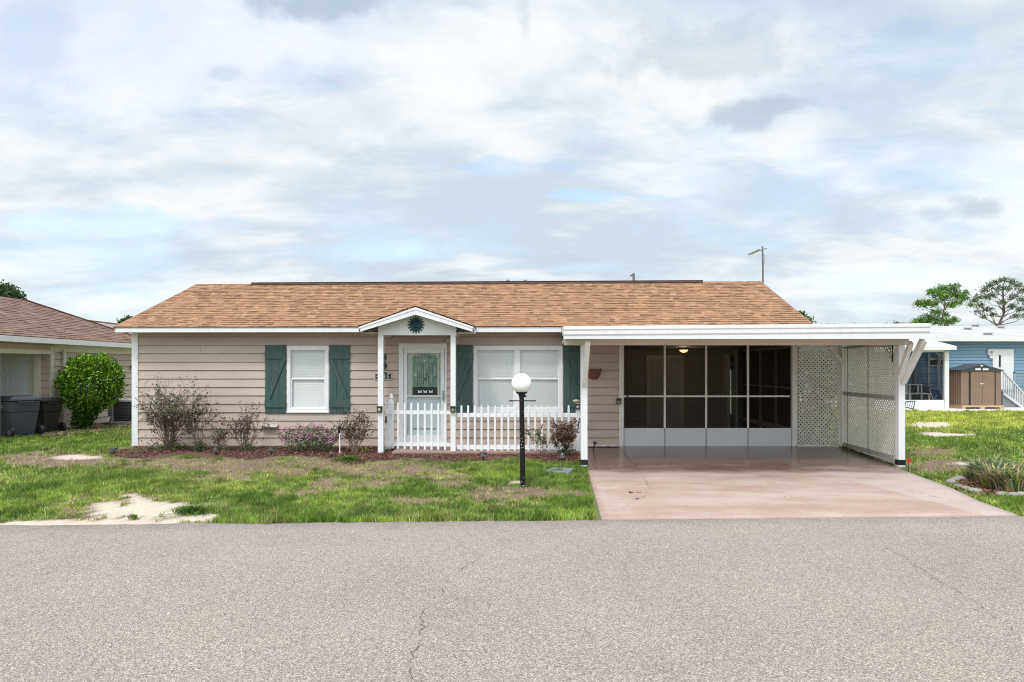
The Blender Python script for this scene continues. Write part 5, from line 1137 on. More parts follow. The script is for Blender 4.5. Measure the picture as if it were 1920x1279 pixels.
# hip roof
ex, rz_ = NX+.42, 3.74; e0, e1 = yN0-.45, yN1+.4; w_ = 2.76; xr = ex-w_; ezr = 2.46
M_nsh = mat('shingle_neighbour', (1, 1, 1), (.82, .82, .82), 60, .9, attr=True, bump=.4, bscale=150)
NT = [(.23, .138, .100), (.205, .122, .090), (.255, .155, .113), (.185, .11, .082)]
rf_ = MB()
shingles(rf_, (ex, e0, ezr), (ex, e1, ezr), (xr, e1-w_, rz_), (xr, e0+w_*.4, rz_), tones=NT, tabw=(.12, .3))
rf_.quad((ex, e1, ezr), (-20, e1, ezr), (-20, e1-w_, rz_), (xr, e1-w_, rz_), col=NT[1]); rf_.quad((ex, e0, ezr), (-20, e0, ezr), (-20, e0+w_*.4, rz_), (xr, e0+w_*.4, rz_), col=NT[1])
rf_.bar((ex, e1, ezr+.01), (xr, e1-w_, rz_+.02), .12, .03, col=(.13, .08, .065))
rf_.build('roof', M_nsh, nb, fix=False)
mb = MB(); mb.box((ex-.02, e0, ezr-.15), (ex, e1, ezr-.012)); mb.box((-20, e1-.02, ezr-.15), (ex-.021, e1, ezr-.012)); mb.box((-20, e0, ezr-.15), (ex-.021, e0+.02, ezr-.012)); mb.build('fascia', M_white, nb)
mb = MB(); mb.box((NX+.001, e0+.03, ezr-.15), (ex-.021, e1-.03, ezr-.14)); mb.box((NX+.002, cY+.15, NB_E-.24), (NX+.030, yN1, NB_E-.03)); mb.build('frieze', M_ntrim, nb)
yl_ = (NX+.06)*F/(3-960)
for nm, a_, b_2 in (('corner_trim', (NX-.10, cY-.002, 0), (NX+.032, cY+.13, NB_E-.10)), ('entry_column', (NX-.34, cY-.15, 0), (NX-.22, cY-.02, 2.12)), ('entry_beam', (NX-.02, yN0, 2.04), (NX+.028, cY-.01, 2.15)), ('downspout', (NX+.029, yN1-4.1, 0), (NX+.08, yN1-4.0, 2.2)), ('entry_column', (NX-.10, yl_-.14, 0), (NX+.03, yl_, 2.04))):
    mb = MB(); mb.box(a_, b_2); mb.build(nm, M_ntrim, nb, bevel=.004)
# entry door on the back wall of the recess
mb = MB(); dx0, dx1 = P(2, 0, cY).x-.35, P(65, 0, cY).x; mb.box((dx0, cY-.05, 0), (dx0+.12, cY-.018, 2.08)); mb.box((dx1-.12, cY-.05, 0), (dx1, cY-.018, 2.08)); mb.box((dx0+.12, cY-.05, 1.97), (dx1-.12, cY-.018, 2.08)); nd_ = mb.build('entry_door', M_ntrim, nb, bevel=.004)
mb = MB(); mb.box((dx0+.12, cY-.04, 0), (dx1-.12, cY-.019, 1.97)); dw_ = dx1-dx0-.24
for u0, u1 in ((.10, .44), (.56, .90)):
    for z0, z1 in ((.2, .78), (.92, 1.45), (1.57, 1.82)):
        a0 = dx0+.12+dw_*u0; a1 = dx0+.12+dw_*u1
        for q in ((a0, z0, a1, z0+.025), (a0, z1-.025, a1, z1), (a0, z0+.026, a0+.025, z1-.026), (a1-.025, z0+.026, a1, z1-.026)): mb.box((q[0], cY-.052, q[1]), (q[2], cY-.0405, q[3]))
mb.build('door_leaf', mat('door_pale', (.76, .79, .82), (.70, .73, .76), 2, .4), nd_)
anchor(nb, (NX, yN0, 0))
# floodlight on the neighbour's wall
fl_ = thing('floodlight', 'small black twin floodlight on the neighbouring wall beside the white house corner', 'floodlight'); Y = 21.6; c = Vector((NX+.04, NX*F/(245.5-960), P(0, 687, NX*F/(245.5-960)).z))
mb = MB(); mb.lathe([(.06, 0), (.06, .03)], c, 12, 'X'); mb.tube([c, c+Vector((.12, -.12, -.02))], .045, 10); mb.tube([c, c+Vector((.12, .10, .0))], .045, 10); mb.tube([c, c+Vector((.08, 0, -.10))], .03, 8); mb.build('body', M_iron, fl_); anchor(fl_, c)
# air conditioner
ac = thing('air_conditioner', 'grey air conditioning unit with black grille beside the neighbouring wall', 'air conditioner'); b = G(226, 797); aw = .92; c0 = Vector((P(212, 0, b.y).x, b.y, .08))
mb = MB(); mb.box(c0, c0+Vector((aw, .8, .60))); mb.build('core', mat('ac_core', (.03, .032, .034)), ac)
mb = MB()
for i in range(13): z = .03+i*.044; mb.box(c0+Vector((-.012, -.012, z)), c0+Vector((aw+.012, .81, z+.010)))
mb.build('grille', mat('ac_grille', (.12, .125, .13), rough=.5), ac)
mb = MB(); mb.box(c0+Vector((-.03, -.03, .60)), c0+Vector((aw+.03, .83, .665))); mb.box(c0+Vector((-.03, -.03, -.01)), c0+Vector((aw+.03, .83, .025)))
for x_, y_ in ((-.03, -.03), (aw-.01, -.03), (-.03, .79), (aw-.01, .79)): mb.box(c0+Vector((x_, y_, .026)), c0+Vector((x_+.05, y_+.05, .599)))
mb.build('housing', mat('ac_grey', (.33, .35, .35), (.28, .30, .30)), ac, bevel=.006)
mb = MB(); mb.box(c0+Vector((-.22, .10, .18)), c0+Vector((-.04, .20, .52))); mb.build('meter_box', mat('box_teal', (.10, .17, .19), (.2, .23, .23)), ac, bevel=.005)
mb = MB(); mb.tube([c0+Vector((-.1, .12, .18)), c0+Vector((-.1, .0, .0)), c0+Vector((-.25, -.15, -.04)), c0+Vector((.2, -.2, -.04))], .03, 7); mb.build('hose', M_black, ac)
mb = MB(); mb.box(c0+Vector((-.15, -.15, -.10)), c0+Vector((aw+.15, .95, -.011))); mb.build('pad', M_conc, ac, bevel=.01); anchor(ac, c0)

# wheelie bins
def bin_(lab, px, py, Y, wpx, hpx, rot, mt, group='wheelie bins by the neighbouring entry', marks=False):
    t = thing('trash_bin', lab, 'trash bin', group); w = wpx*Y/F; h = hpx*Y/F; d = w*1.15; R_ = Matrix.Rotation(rot, 3, 'Z'); o = P(px, py, Y); o.z = gz(o.x, Y)
    T = lambda x, y, z: o+R_ @ Vector((x, y, z))
    def box8(x0, x1, y0, y1, z0, z1, k=0): return [T(x0+k, y0+k, z0), T(x1-k, y0+k, z0), T(x1-k, y1-k, z0), T(x0+k, y1-k, z0), T(x0, y0, z1), T(x1, y0, z1), T(x1, y1, z1), T(x0, y1, z1)]
    mb = MB(); mb.hexa(box8(-w/2+.02, w/2-.02, -d/2+.02, d/2-.02, .03, h*.62, .055)); mb.build('body', mt, t, bevel=.025)
    mb = MB(); mb.hexa(box8(-w/2-.005, w/2+.005, -d/2-.005, d/2+.005, h*.60, h*.885, .02)); mb.build('upper_body', mt, t, bevel=.02)
    mb = MB(); mb.hexa(box8(-w/2-.035, w/2+.035, -d/2-.05, d/2+.03, h*.885, h*.925)); mb.hexa([T(-w/2-.02, -d/2-.03, h*.925), T(w/2+.02, -d/2-.03, h*.925), T(w/2+.02, d/2, h*.925), T(-w/2-.02, d/2, h*.925), T(-w/2+.07, -d/2+.1, h), T(w/2-.07, -d/2+.1, h), T(w/2-.07, d/2-.06, h), T(-w/2+.07, d/2-.06, h)]); mb.build('lid', mt, t, bevel=.012)
    mb = MB(); mb.tube([T(-w*.35, d/2+.02, h*.84), T(-w*.35, d/2+.10, h*.86), T(w*.35, d/2+.10, h*.86), T(w*.35, d/2+.02, h*.84)], .016, 8); mb.build('handle', mt, t)
    for s_ in (-1, 1):
        mb = MB(); c = T(s_*(w/2-.0), d/2-.02, .13); ax = R_ @ Vector((1, 0, 0)); mb.tube([c-ax*.03, c+ax*.03], .13, 18); wh = mb.build('wheel', M_black, t, bevel=.008)
        mb = MB(); mb.tube([c+ax*s_*.030, c+ax*s_*.036], .06, 12); mb.build('hub', mat('hub_grey', (.16, .16, .165), rough=.4), wh)
    if marks:
        mb = MB(); 
        for zz, ww in ((.755, .16), (.72, .23)): mb.hexa([T(w/2+.004, -ww/2-.05, h*zz), T(w/2+.012, -ww/2-.05, h*zz), T(w/2+.012, ww/2-.05, h*zz), T(w/2+.004, ww/2-.05, h*zz), T(w/2+.006, -ww/2-.05, h*zz+.018), T(w/2+.014, -ww/2-.05, h*zz+.018), T(w/2+.014, ww/2-.05, h*zz+.018), T(w/2+.006, ww/2-.05, h*zz+.018)])
        mb.build('sticker', mat('sticker_white', (.6, .62, .66)), t)
    anchor(t, o); return t
M_bing = mat('bin_grey', (.062, .072, .09), (.048, .056, .072), 3, .45)
bin_('large slate grey wheelie bin with white sticker at the left picture edge', 33, 818, 16.9, 50, 75, math.radians(-118), M_bing, marks=True)
bin_('black wheelie bin standing to the right of the grey one', 84, 811, 17.7, 38, 66, math.radians(-112), M_black)

# shrub behind the back lattice, glimpsed through its holes
t = thing('bush', 'dark green shrub growing behind the back lattice panel of the carport', 'bush'); lf_ = MB(); st = MB()
for _ in range(5200):
    q = Vector((random.uniform(6.2, 7.35), random.gauss(15.5, .22), 2.05*random.random()**.8)); q.y = max(q.y, 14.75); q.z *= 1-.25*abs(q.x-6.75)*random.random()
    lf_.leaf(q+Vector((0, 0, .03)), random.uniform(.05, .10), tuple(x*random.uniform(.6, 1.4) for x in random.choice([(.03, .06, .015), (.05, .09, .02), (.10, .13, .03), (.02, .035, .012)])))
for i in range(6): x = 6.35+i*.14; st.tube([(6.75, 15.5, 0), (x, 15.5, .8), (x+random.gauss(0, .1), 15.5+random.gauss(0, .1), 1.8)], [.03, .02, .008], 6)
lf_.build('leaves', M_leaf, t, fix=False); st.build('stems', M_bark, t); anchor(t, (6.75, 15.5, 0))
# clipped round bush
def round_bush():
    t = thing('round_bush', 'bright green clipped ball shaped bush beside the neighbouring wall', 'bush'); b = G(165, 806); Y = b.y; k = Y/F
    c = Vector((P(172, 0, Y).x, Y, P(0, 720, Y).z)); r = 51*k; lf_ = MB(); b = Vector((P(152, 0, Y).x, Y, 0))
    for _ in range(15000):
        u = Vector((random.gauss(0, 1), random.gauss(0, 1), random.gauss(0, 1))).normalized(); bump = 1+.06*math.sin(u.x*7+u.z*5)+.05*math.sin(u.y*9+u.z*8)+.045*math.sin(u.x*17+1)*math.sin(u.z*15)-.05*(math.sin(u.x*11)*math.sin(u.z*9+u.y*6) > .55); rr = r*bump*(random.uniform(.80, 1.02) if random.random() < .85 else random.uniform(.5, .85)); q = c+Vector((u.x*rr, u.y*rr, u.z*rr*1.05))
        if u.z < -.5: q.x -= .1*r
        g = random.choice([(.14, .30, .012), (.22, .42, .02), (.07, .17, .010), (.36, .56, .05), (.04, .10, .01)]) if random.random() < .8 else (.035, .08, .01)
        lf_.leaf(q, random.uniform(.05, .095), tuple(x*random.uniform(.75, 1.2) for x in g), d=u+Vector((random.gauss(0, .7), random.gauss(0, .7), random.gauss(0, .7)+.15)), asp=.5)
    for _ in range(3600):
        z = random.random(); w = (.30+.22*z**1.3)*r; a = random.uniform(0, 6.28); rr = w*random.uniform(.5, 1.08); q = Vector((b.x+(c.x-b.x)*z*.8+math.cos(a)*rr, Y+math.sin(a)*rr, .1+z*(c.z-r*.75)))
        lf_.leaf(q, random.uniform(.05, .09), tuple(x*random.uniform(.7, 1.2) for x in random.choice([(.06, .14, .012), (.04, .09, .01), (.10, .20, .015)])))
    lf_.build('leaves', leafmat('bush_leaf', trans=.2, rough=.38), t, fix=False)
    st = MB()
    for i in range(7): a = i*.9; st.tube([b+Vector((math.cos(a)*.06, math.sin(a)*.06, 0)), b+Vector((math.cos(a)*.18, math.sin(a)*.18, .5)), c+Vector((math.cos(a)*.3, math.sin(a)*.3, .1))], [.03, .02, .01], 6)
    st.build('stems', M_bark, t); anchor(t, b)
round_bush()
mb = MB(); pts = [G(px, py) for px, py in ((100, 822), (60, 823), (112, 804), (175, 799), (248, 796))]
def strip():
    while True:
        px = random.uniform(78, 250); y0 = 812-(px-78)*.098; py = random.uniform(y0-6, y0+9)
        if py > 795: g = G(px, py); return g.x, g.y
chips('dry_leaf_strip', 5200, strip, (.02, .05), [(.42, .31, .19), (.33, .22, .14), (.5, .4, .28), (.22, .14, .09)], M_dry, lab='strip of dry leaves and bark along the neighbouring wall', cat='leaves')

# grey roofed house further back between the two houses
fh = thing('far_house', 'distant house with weathered grey brown roof seen between the two near houses', 'house'); Yf = 42
a = P(160, 599, Yf+4); b = P(222, 607, Yf+3); mb = MB(); ra, rb = P(150, 599, Yf+4), P(240, 610, Yf+4)
shingles(mb, (P(120, 0, Yf).x, Yf, 2.55), (P(275, 0, Yf).x, Yf, 2.55), rb, ra, tones=[(.34, .29, .26), (.28, .24, .22), (.40, .35, .32)], tabw=(.4, 1.1), expo=.3)
mb.quad((P(120, 0, Yf).x, Yf+8, 2.55), (P(275, 0, Yf).x, Yf+8, 2.55), rb, ra, col=(.3, .26, .24)); mb.bar(ra, rb, .3, .08, col=(.16, .08, .07)); mb.build('roof', M_nsh, fh, fix=False)
mb = MB(); x0, x1 = P(128, 0, Yf).x, P(270, 0, Yf).x; siding(mb, (0, Yf+.5, 0), (1, 0, 0), (0, -1, 0), x0, x1, 0, 2.6, .2, 0); siding(mb, (x1, 0, 0), (0, 1, 0), (1, 0, 0), Yf+.5, Yf+7.5, 0, 2.6, .2, 0); mb.build('wall', M_nsid, fh, fix=False); anchor(fh, (x0, Yf, 0))

# ================================================================== RIGHT: blue house
bh = thing('blue_house', 'pale blue lap sided mobile home with white roof and screened porch behind the right lawn', 'house'); BY = 29.5; BX0, BX1 = 12.0, 34.0
M_blue = mat('siding_blue', (.18, .31, .43), (.155, .275, .39), .8, .5, attr=True)
ez2 = P(0, 640, BY-.4).z
mb = MB(); siding(mb, (0, BY, 0), (1, 0, 0), (0, -1, 0), BX0, BX1, .75, ez2+.02, .14, .75); siding(mb, (BX0, 0, 0), (0, 1, 0), (-1, 0, 0), BY, BY+8, .75, ez2+.02, .14, .75); mb.build('wall', M_blue, bh, fix=False)
mb = MB(); mb.box((BX0+.02, BY+.03, 0), (BX1, BY+.06, .75)); mb.build('skirting', mat('skirting_beige', (.60, .57, .52), (.52, .49, .45), 3, .7), bh)
mb = MB(); zr = P(0, 611.5, BY+4).z; zf = P(0, 631, BY-.45).z
mb.prism([(BX0-.3, BY-.45, zf), (BX1, BY-.45, zf), (BX1, BY+4, zr), (BX0-.3, BY+4, zr)], (0, 0, -.05)); mb.prism([(BX0-.3, BY+8.4, zf), (BX1, BY+8.4, zf), (BX1, BY+4.01, zr), (BX0-.3, BY+4.01, zr)], (0, 0, -.05))
M_wroof = mat('white_roof_coating', (.46, .46, .46), (.38, .38, .385), 1.2, .6, bump=.15); bro = mb.build('roof', M_wroof, bh)
mb = MB(); mb.box((BX0-.3, BY-.48, ez2), (BX1, BY-.451, zf+.0)); mb.build('fascia', M_white, bh)
mb = MB(); mb.box((BX0-.28, BY-.45, ez2), (BX1, BY-.0, ez2+.02)); mb.build('soffit', M_soffit, bh)
for px, py in ((1829, 611), (1877, 615), (1853, 629), (1805, 634), (1900, 640), (1815, 618)):
    if py > 632: continue
    t_ = (632-py)/(632-611.5); Y = BY-.45+4.45*t_*.95; q = P(px, py, Y); q.z = zf+(zr-zf)*(Y-BY+.45)/4.45; mb = MB(); mb.lathe([(.13, -.02), (.13, .05), (.20, .06), (.17, .11), (.05, .13)], q, 12); mb.build('roof_vent', mat('vent_grey', (.36, .35, .34)), bro)
# door, lantern
d0, d1, zt2, zb2 = P(1860, 0, BY).x, P(1899, 0, BY).x, P(0, 655, BY).z, .75
mb = MB(); mb.box((d0, BY-.06, zb2), (d1, BY-.018, zt2)); dd_ = mb.build('door', M_white, bh, bevel=.01)
mb = MB(); mb.box((P(1871, 0, BY).x, BY-.067, P(0, 689, BY).z), (P(1874.5, 0, BY).x, BY-.0605, P(0, 666, BY).z)); mb.build('door_window', M_black, dd_)
# screened porch
PYb = 27.0; p0, p1 = P(1640, 0, PYb).x, P(1778, 0, PYb).x; zt3 = P(0, 660, PYb).z; zk = P(0, 750, PYb).z
mb = MB(); mb.prism([(p0, PYb-.35, P(0, 658, PYb-.35).z), (P(1794, 0, PYb-.35).x, PYb-.35, P(0, 656, PYb-.35).z), (P(1794, 0, PYb-.35).x, BY-.5, ez2+.03), (p0, BY-.5, ez2+.03)], (0, 0, .14)); por = mb.build('porch_roof', M_white, bh)
mb = MB(); mb.box((P(1770, 0, PYb).x, PYb-.06, 0), (p1, PYb+.10, zt3+.02)); mb.box((p0, PYb-.03, zt3), (P(1769, 0, PYb).x, PYb+.06, zt3+.1)); mb.build('porch_frame', M_white, bh, bevel=.01)
mb = MB(); mb.box((p0, PYb-.04, 0), (P(1769, 0, PYb).x, PYb+.0, zk)); mb.build('kick_wall', M_white, bh)
mb = MB(); mb.quad((p0, PYb+.02, zk), (P(1770, 0, PYb).x, PYb+.02, zk), (P(1770, 0, PYb).x, PYb+.02, zt3), (p0, PYb+.02, zt3)); mb.quad((p1-.05, PYb+.1, .3), (p1-.05, BY-.02, .3), (p1-.05, BY-.02, zt3), (p1-.05, PYb+.1, zt3)); mb.build('porch_screen', screenmat('porch_screen', .55, (.02, .022, .026)), bh)
mb = MB()
for px in (1718, 1743.5, 1761.5): x = P(px, 0, BY-.2).x; mb.box((x-.04, BY-.14, .1), (x+.04, BY-.08, 2.3))
mb.bar((P(1755, 0, BY-.3).x, BY-.3, P(0, 662, BY-.3).z), (P(1772, 0, BY-.3).x, BY-.3, P(0, 674, BY-.3).z), .06, .08, up=(0, 1, 0)); mb.build('porch_studs', mat('stud_pale', (.5, .5, .5)), bh)
mb = MB(); a, b = P(1738, 672, BY), P(1768, 687, BY); mb.box((a.x, BY-.075, b.z), (b.x, BY-.019, a.z)); bw_ = mb.build('porch_window', M_alu, bh)
mb = MB(); a, b = P(1742, 675, BY), P(1760, 684.5, BY); mb.box((a.x, BY-.082, b.z), (b.x, BY-.0755, a.z)); a, b = P(1762, 674, BY), P(1766, 685, BY); mb.box((a.x, BY-.082, b.z), (b.x, BY-.0755, a.z)); mb.build('pane', M_black, bw_)
# steps with railing
stp = P(1880, 0, 28.3).x; ste = P(1914, 0, 28.3).x; top_ = P(0, 697, 28.3).z; bot_ = P(0, 737, 28.3).z
mb = MB(); 
for i in range(4): xa = stp+(ste-stp)*i/4; mb.box((xa, 28.3, 0), (xa+(ste-stp)/4-.004, 29.3, .72-i*.17))
stairs = mb.build('stairs', mat('stair_grey', (.20, .21, .22), (.15, .16, .17)), bh)
mb = MB(); mb.bar((stp, 28.25, top_), (ste+.05, 28.25, bot_), .09, .05, up=(0, 0, 1)); mb.bar((stp, 28.25, .62), (ste, 28.25, .08), .05, .10)
for i in range(9): u = i/8; x = stp+(ste-stp)*u; mb.box((x-.018, 28.23, .62+(.08-.62)*u), (x+.018, 28.27, top_+(bot_-top_)*u))
mb.build('stair_rail', mat('rail_pale', (.52, .54, .56)), stairs)
anchor(bh, (BX0, BY, 0))
wl3 = thing('wall_lantern', 'white box lantern on the blue siding left of the white door', 'lantern'); c = P(1855, 661, BY-.02); mb = MB(); mb.box(c+Vector((-.11, -.12, -.12)), c+Vector((.11, -.0, .14))); mb.box(c+Vector((-.03, -.10, -.26)), c+Vector((.09, -.0, -.125))); mb.build('body', M_white, wl3, bevel=.02); mb = MB(); mb.lathe([(.06, -.03), (.05, -.0)], c+Vector((0, -.12, 0)), 10, 'Y'); mb.build('lens', mat('clear_lens', (.25, .26, .25)), wl3); anchor(wl3, c)
mb = MB(); mb.box((P(1690, 0, 26.6).x-1, 26.2, -.03), (26, 28.9, .045)); o = mb.build('patio', mat('patio_white', (.72, .70, .68), (.62, .60, .58), 2, .7)); tag(o, kind='structure')
mb = MB(); a = P(1901, 0, 28.9).x; mb.box((a, 28.9, P(0, 736, 28.9).z), (a+1.3, 28.94, P(0, 733, 28.9).z)); mb.box((a, 28.9, P(0, 700, 28.9).z), (a+1.3, 28.94, P(0, 697, 28.9).z)); mb.box((a, 28.9, 0), (a+.06, 28.94, P(0, 697.5, 28.9).z)); mb.box((a+1.25, 28.9, 0), (a+1.31, 28.94, P(0, 697.5, 28.9).z))
gp = thing('garden_screen', 'grey wire mesh railing panel right of the grey steps at the picture edge', 'railing'); mb.build('frame', mat('rail_grey_blue', (.25, .29, .31)), gp)
mb = MB(); z0, z1 = P(0, 733, 28.9).z, P(0, 700, 28.9).z
for i in range(1, 16): mb.box((a+1.25*i/16-.006, 28.91, z0), (a+1.25*i/16+.006, 28.92, z1))
for i in range(1, 9): mb.box((a+.06, 28.921, z0+(z1-z0)*i/9-.006), (a+1.25, 28.93, z0+(z1-z0)*i/9+.006))
mb.build('mesh', mat('mesh_grey', (.30, .33, .35)), gp); anchor(gp, (a, 28.9, 0))

# metal garden shed
sh = thing('garden_shed', 'small brown ribbed metal shed with black gable roof in front of the blue house', 'shed'); SY = 27.3; s0, s1 = P(1803, 0, SY).x, P(1877, 0, SY).x; z0, z1 = P(0, 760, SY).z, P(0, 695, SY).z; D_ = 1.0; zp = P(0, 685.5, SY).z
def ribbed(mb, a, b, z0, z1, n, dep=.02):
    a = Vector(a); b = Vector(b); d = b-a; nrm = Vector((d.y, -d.x, 0)).normalized(); pts = []
    for i in range(n):
        for u, h in ((0, 0), (.55, 0), (.65, dep), (.9, dep)): pts.append(a+d*((i+u)/n)+nrm*h)
    pts.append(b)
    for p, q in zip(pts[:-1], pts[1:]): mb.quad(p+Vector((0, 0, z0)), q+Vector((0, 0, z0)), q+Vector((0, 0, z1)), p+Vector((0, 0, z1)))
M_shed = mat('shed_brown', (.255, .165, .115), (.225, .145, .10), 2, .45)
mb = MB(); ribbed(mb, (s0, SY, 0), (s1, SY, 0), z0, z1, 14, .012); ribbed(mb, (s0, SY+D_, 0), (s0, SY, 0), z0, z1, 7); ribbed(mb, (s1, SY, 0), (s1, SY+D_, 0), z0, z1, 7); ribbed(mb, (s1, SY+D_, 0), (s0, SY+D_, 0), z0, z1, 14); mb.build('body', M_shed, sh, fix=False)
mb = MB(); xa, xb, xm = s0-.06, s1+.06, (s0+s1)/2; ym, yM = SY-.06, SY+D_+.06
mb.prism([(xa, ym, z1-.03), (xb, ym, z1-.03), (xb, ym, z1+.02), (xm, ym, zp+.06), (xa, ym, z1+.02)], (0, .03, 0)); mb.prism([(xa, ym+.031, z1+.02), (xm, ym+.031, zp+.06), (xm, yM, zp+.06), (xa, yM, z1+.02)], (0, 0, -.03)); mb.prism([(xb, ym+.031, z1+.02), (xm, ym+.031, zp+.06), (xm, yM, zp+.06), (xb, yM, z1+.02)], (0, 0, -.03))
rfs = mb.build('roof', mat('shed_roof_charcoal', (.035, .038, .045), (.05, .055, .065), 4, .35), sh)
mb = MB()
for px in (1834, 1848): a = P(px, 692.5, SY-.075); mb.box((a.x-.11, a.y, a.z-.035), (a.x+.11, a.y+.012, a.z+.035))
a = P(1841, 685.5, SY-.075); mb.box((a.x-.05, a.y, a.z-.03), (a.x+.05, a.y+.012, a.z+.02)); mb.build('gable_vent', M_white, rfs)
mb = MB()
for a, b in ((1816.5, 1819), (1864, 1866)): mb.box((P(a, 0, SY).x, SY-.03, z0), (P(b, 0, SY).x, SY-.0125, z1-.03))
mb.build('door_track', M_black, sh)
for a, b in ((1819.2, 1841), (1841.4, 1863.8)): mb = MB(); ribbed(mb, (P(a, 0, SY).x, SY-.03, 0), (P(b, 0, SY).x, SY-.03, 0), z0, z1-.03, 4, .012); mb.build('door', M_shed, sh, fix=False)
mb = MB(); c = P(1841, 719, SY-.05); mb.box((c.x-.07, c.y, c.z-.01), (c.x+.07, c.y+.015, c.z+.01)); mb.box((c.x-.01, c.y-.004, c.z-.06), (c.x+.01, c.y-.0005, c.z+.02)); mb.build('handle', M_white, sh)
mb = MB(); mb.box((s0-.03, SY-.08, .11), (s1+.05, SY+D_, z0)); mb.box((s0-.03, SY-.08, .045), (s0+.12, SY+.8, .109)); mb.box((xm-.08, SY-.08, .045), (xm+.08, SY+.8, .109)); mb.box((s1-.1, SY-.08, .045), (s1+.05, SY+.8, .109)); mb.build('timber_base', M_wood, sh); anchor(sh, (xm, SY, .045))
# porch furniture
tb = thing('patio_table', 'pale wooden table with stacked frame inside the blue house porch', 'table'); Yt = 27.9; a, b = P(1697, 0, Yt).x, P(1738, 0, Yt).x; zt_ = P(0, 737, Yt).z
mb = MB(); mb.box((a, Yt-.3, zt_-.04), (b, Yt+.3, zt_)); mb.build('table_top', M_weather, tb)
for x in (a+.06, b-.06):
    for y in (-.25, .25): mb = MB(); mb.box((x-.03, Yt+y-.03, .05), (x+.03, Yt+y+.03, zt_-.041)); mb.build('leg', M_weather, tb)
anchor(tb, (a, Yt, .05))
fr_ = thing('wooden_frame', 'small pale wooden frame standing on the table in the blue house porch', 'frame'); x0, x1 = P(1700, 0, Yt).x, P(1728, 0, Yt).x; zq = P(0, 720, Yt).z; mb = MB()
for x in (x0, x0+.13, x1-.14, x1): mb.box((x-.02, Yt-.02, zt_+.001), (x+.02, Yt+.02, zq-.04))
mb.box((x0-.03, Yt-.03, zq-.04), (x1+.03, Yt+.03, zq)); o = mb.build('frame', M_weather, fr_); anchor(fr_, (x0, Yt, zt_))
ch = thing('folding_chair', 'blue fabric folding chair with pale frame in the blue house porch', 'chair'); Yc = 27.6; a, b = P(1746, 0, Yc).x, P(1763, 0, Yc).x; zb3, zt4 = P(0, 755, Yc).z, P(0, 731, Yc).z
mb = MB(); mb.prism([(a, Yc, zb3+.12), (b, Yc, zb3+.12), (b+.05, Yc+.14, zt4), (a+.05, Yc+.14, zt4)], (0, .02, 0)); mb.build('backrest', mat('chair_blue', (.02, .045, .17), (.03, .06, .2)), ch)
mb = MB(); mb.prism([(a, Yc, zb3+.12), (b, Yc, zb3+.12), (b, Yc-.4, zb3+.16), (a, Yc-.4, zb3+.16)], (0, 0, .02)); mb.build('seat', mat('chair_blue', (.02, .045, .17)), ch)
mb = MB()
for x in (a-.03, b+.03): mb.tube([(x, Yc+.1, .05), (x, Yc-.4, zb3+.3)], .014, 6); mb.tube([(x, Yc-.4, .05), (x+.05, Yc+.16, zt4+.03)], .014, 6)
mb.tube([(a+.02, Yc+.16, zt4+.03), (b+.08, Yc+.16, zt4+.03)], .014, 6); mb.build('frame', M_alu, ch); anchor(ch, (a, Yc, .05))
gr = thing('covered_grill', 'dark covered barbecue behind the table in the blue house porch', 'grill'); Yg = 28.7; mb = MB(); q = [P(1722, 757, Yg), P(1768, 757, Yg), P(1766, 738, Yg), P(1745, 727, Yg), P(1728, 722, Yg), P(1722, 728, Yg)]; mb.prism(q, (0, .55, 0)); mb.build('cover', mat('cover_black', (.02, .022, .026), (.03, .032, .036), 4, .6), gr, bevel=.05); anchor(gr, q[0])
wc = thing('wire_rack', 'dark wire chair frame leaning against the white porch base', 'chair'); Yw = 26.75; mb = MB(); pts = [P(1699, 753, Yw), P(1716, 752, Yw), P(1712, 767, Yw-.2), P(1696, 763, Yw-.2)]
for i in range(4): mb.tube([pts[i], pts[(i+1) % 4]], .018, 6)
for u in (.25, .5, .75): mb.tube([pts[0].lerp(pts[1], u), pts[3].lerp(pts[2], u)], .009, 5)
mb.build('wire_frame', M_iron, wc)
mb = MB(); mb.tube([pts[2], pts[2]+Vector((.05, .15, -.05))], .014, 6); mb.tube([pts[3], pts[3]+Vector((-.02, .15, -.08))], .014, 6); mb.build('leg', M_iron, wc); anchor(wc, pts[3])

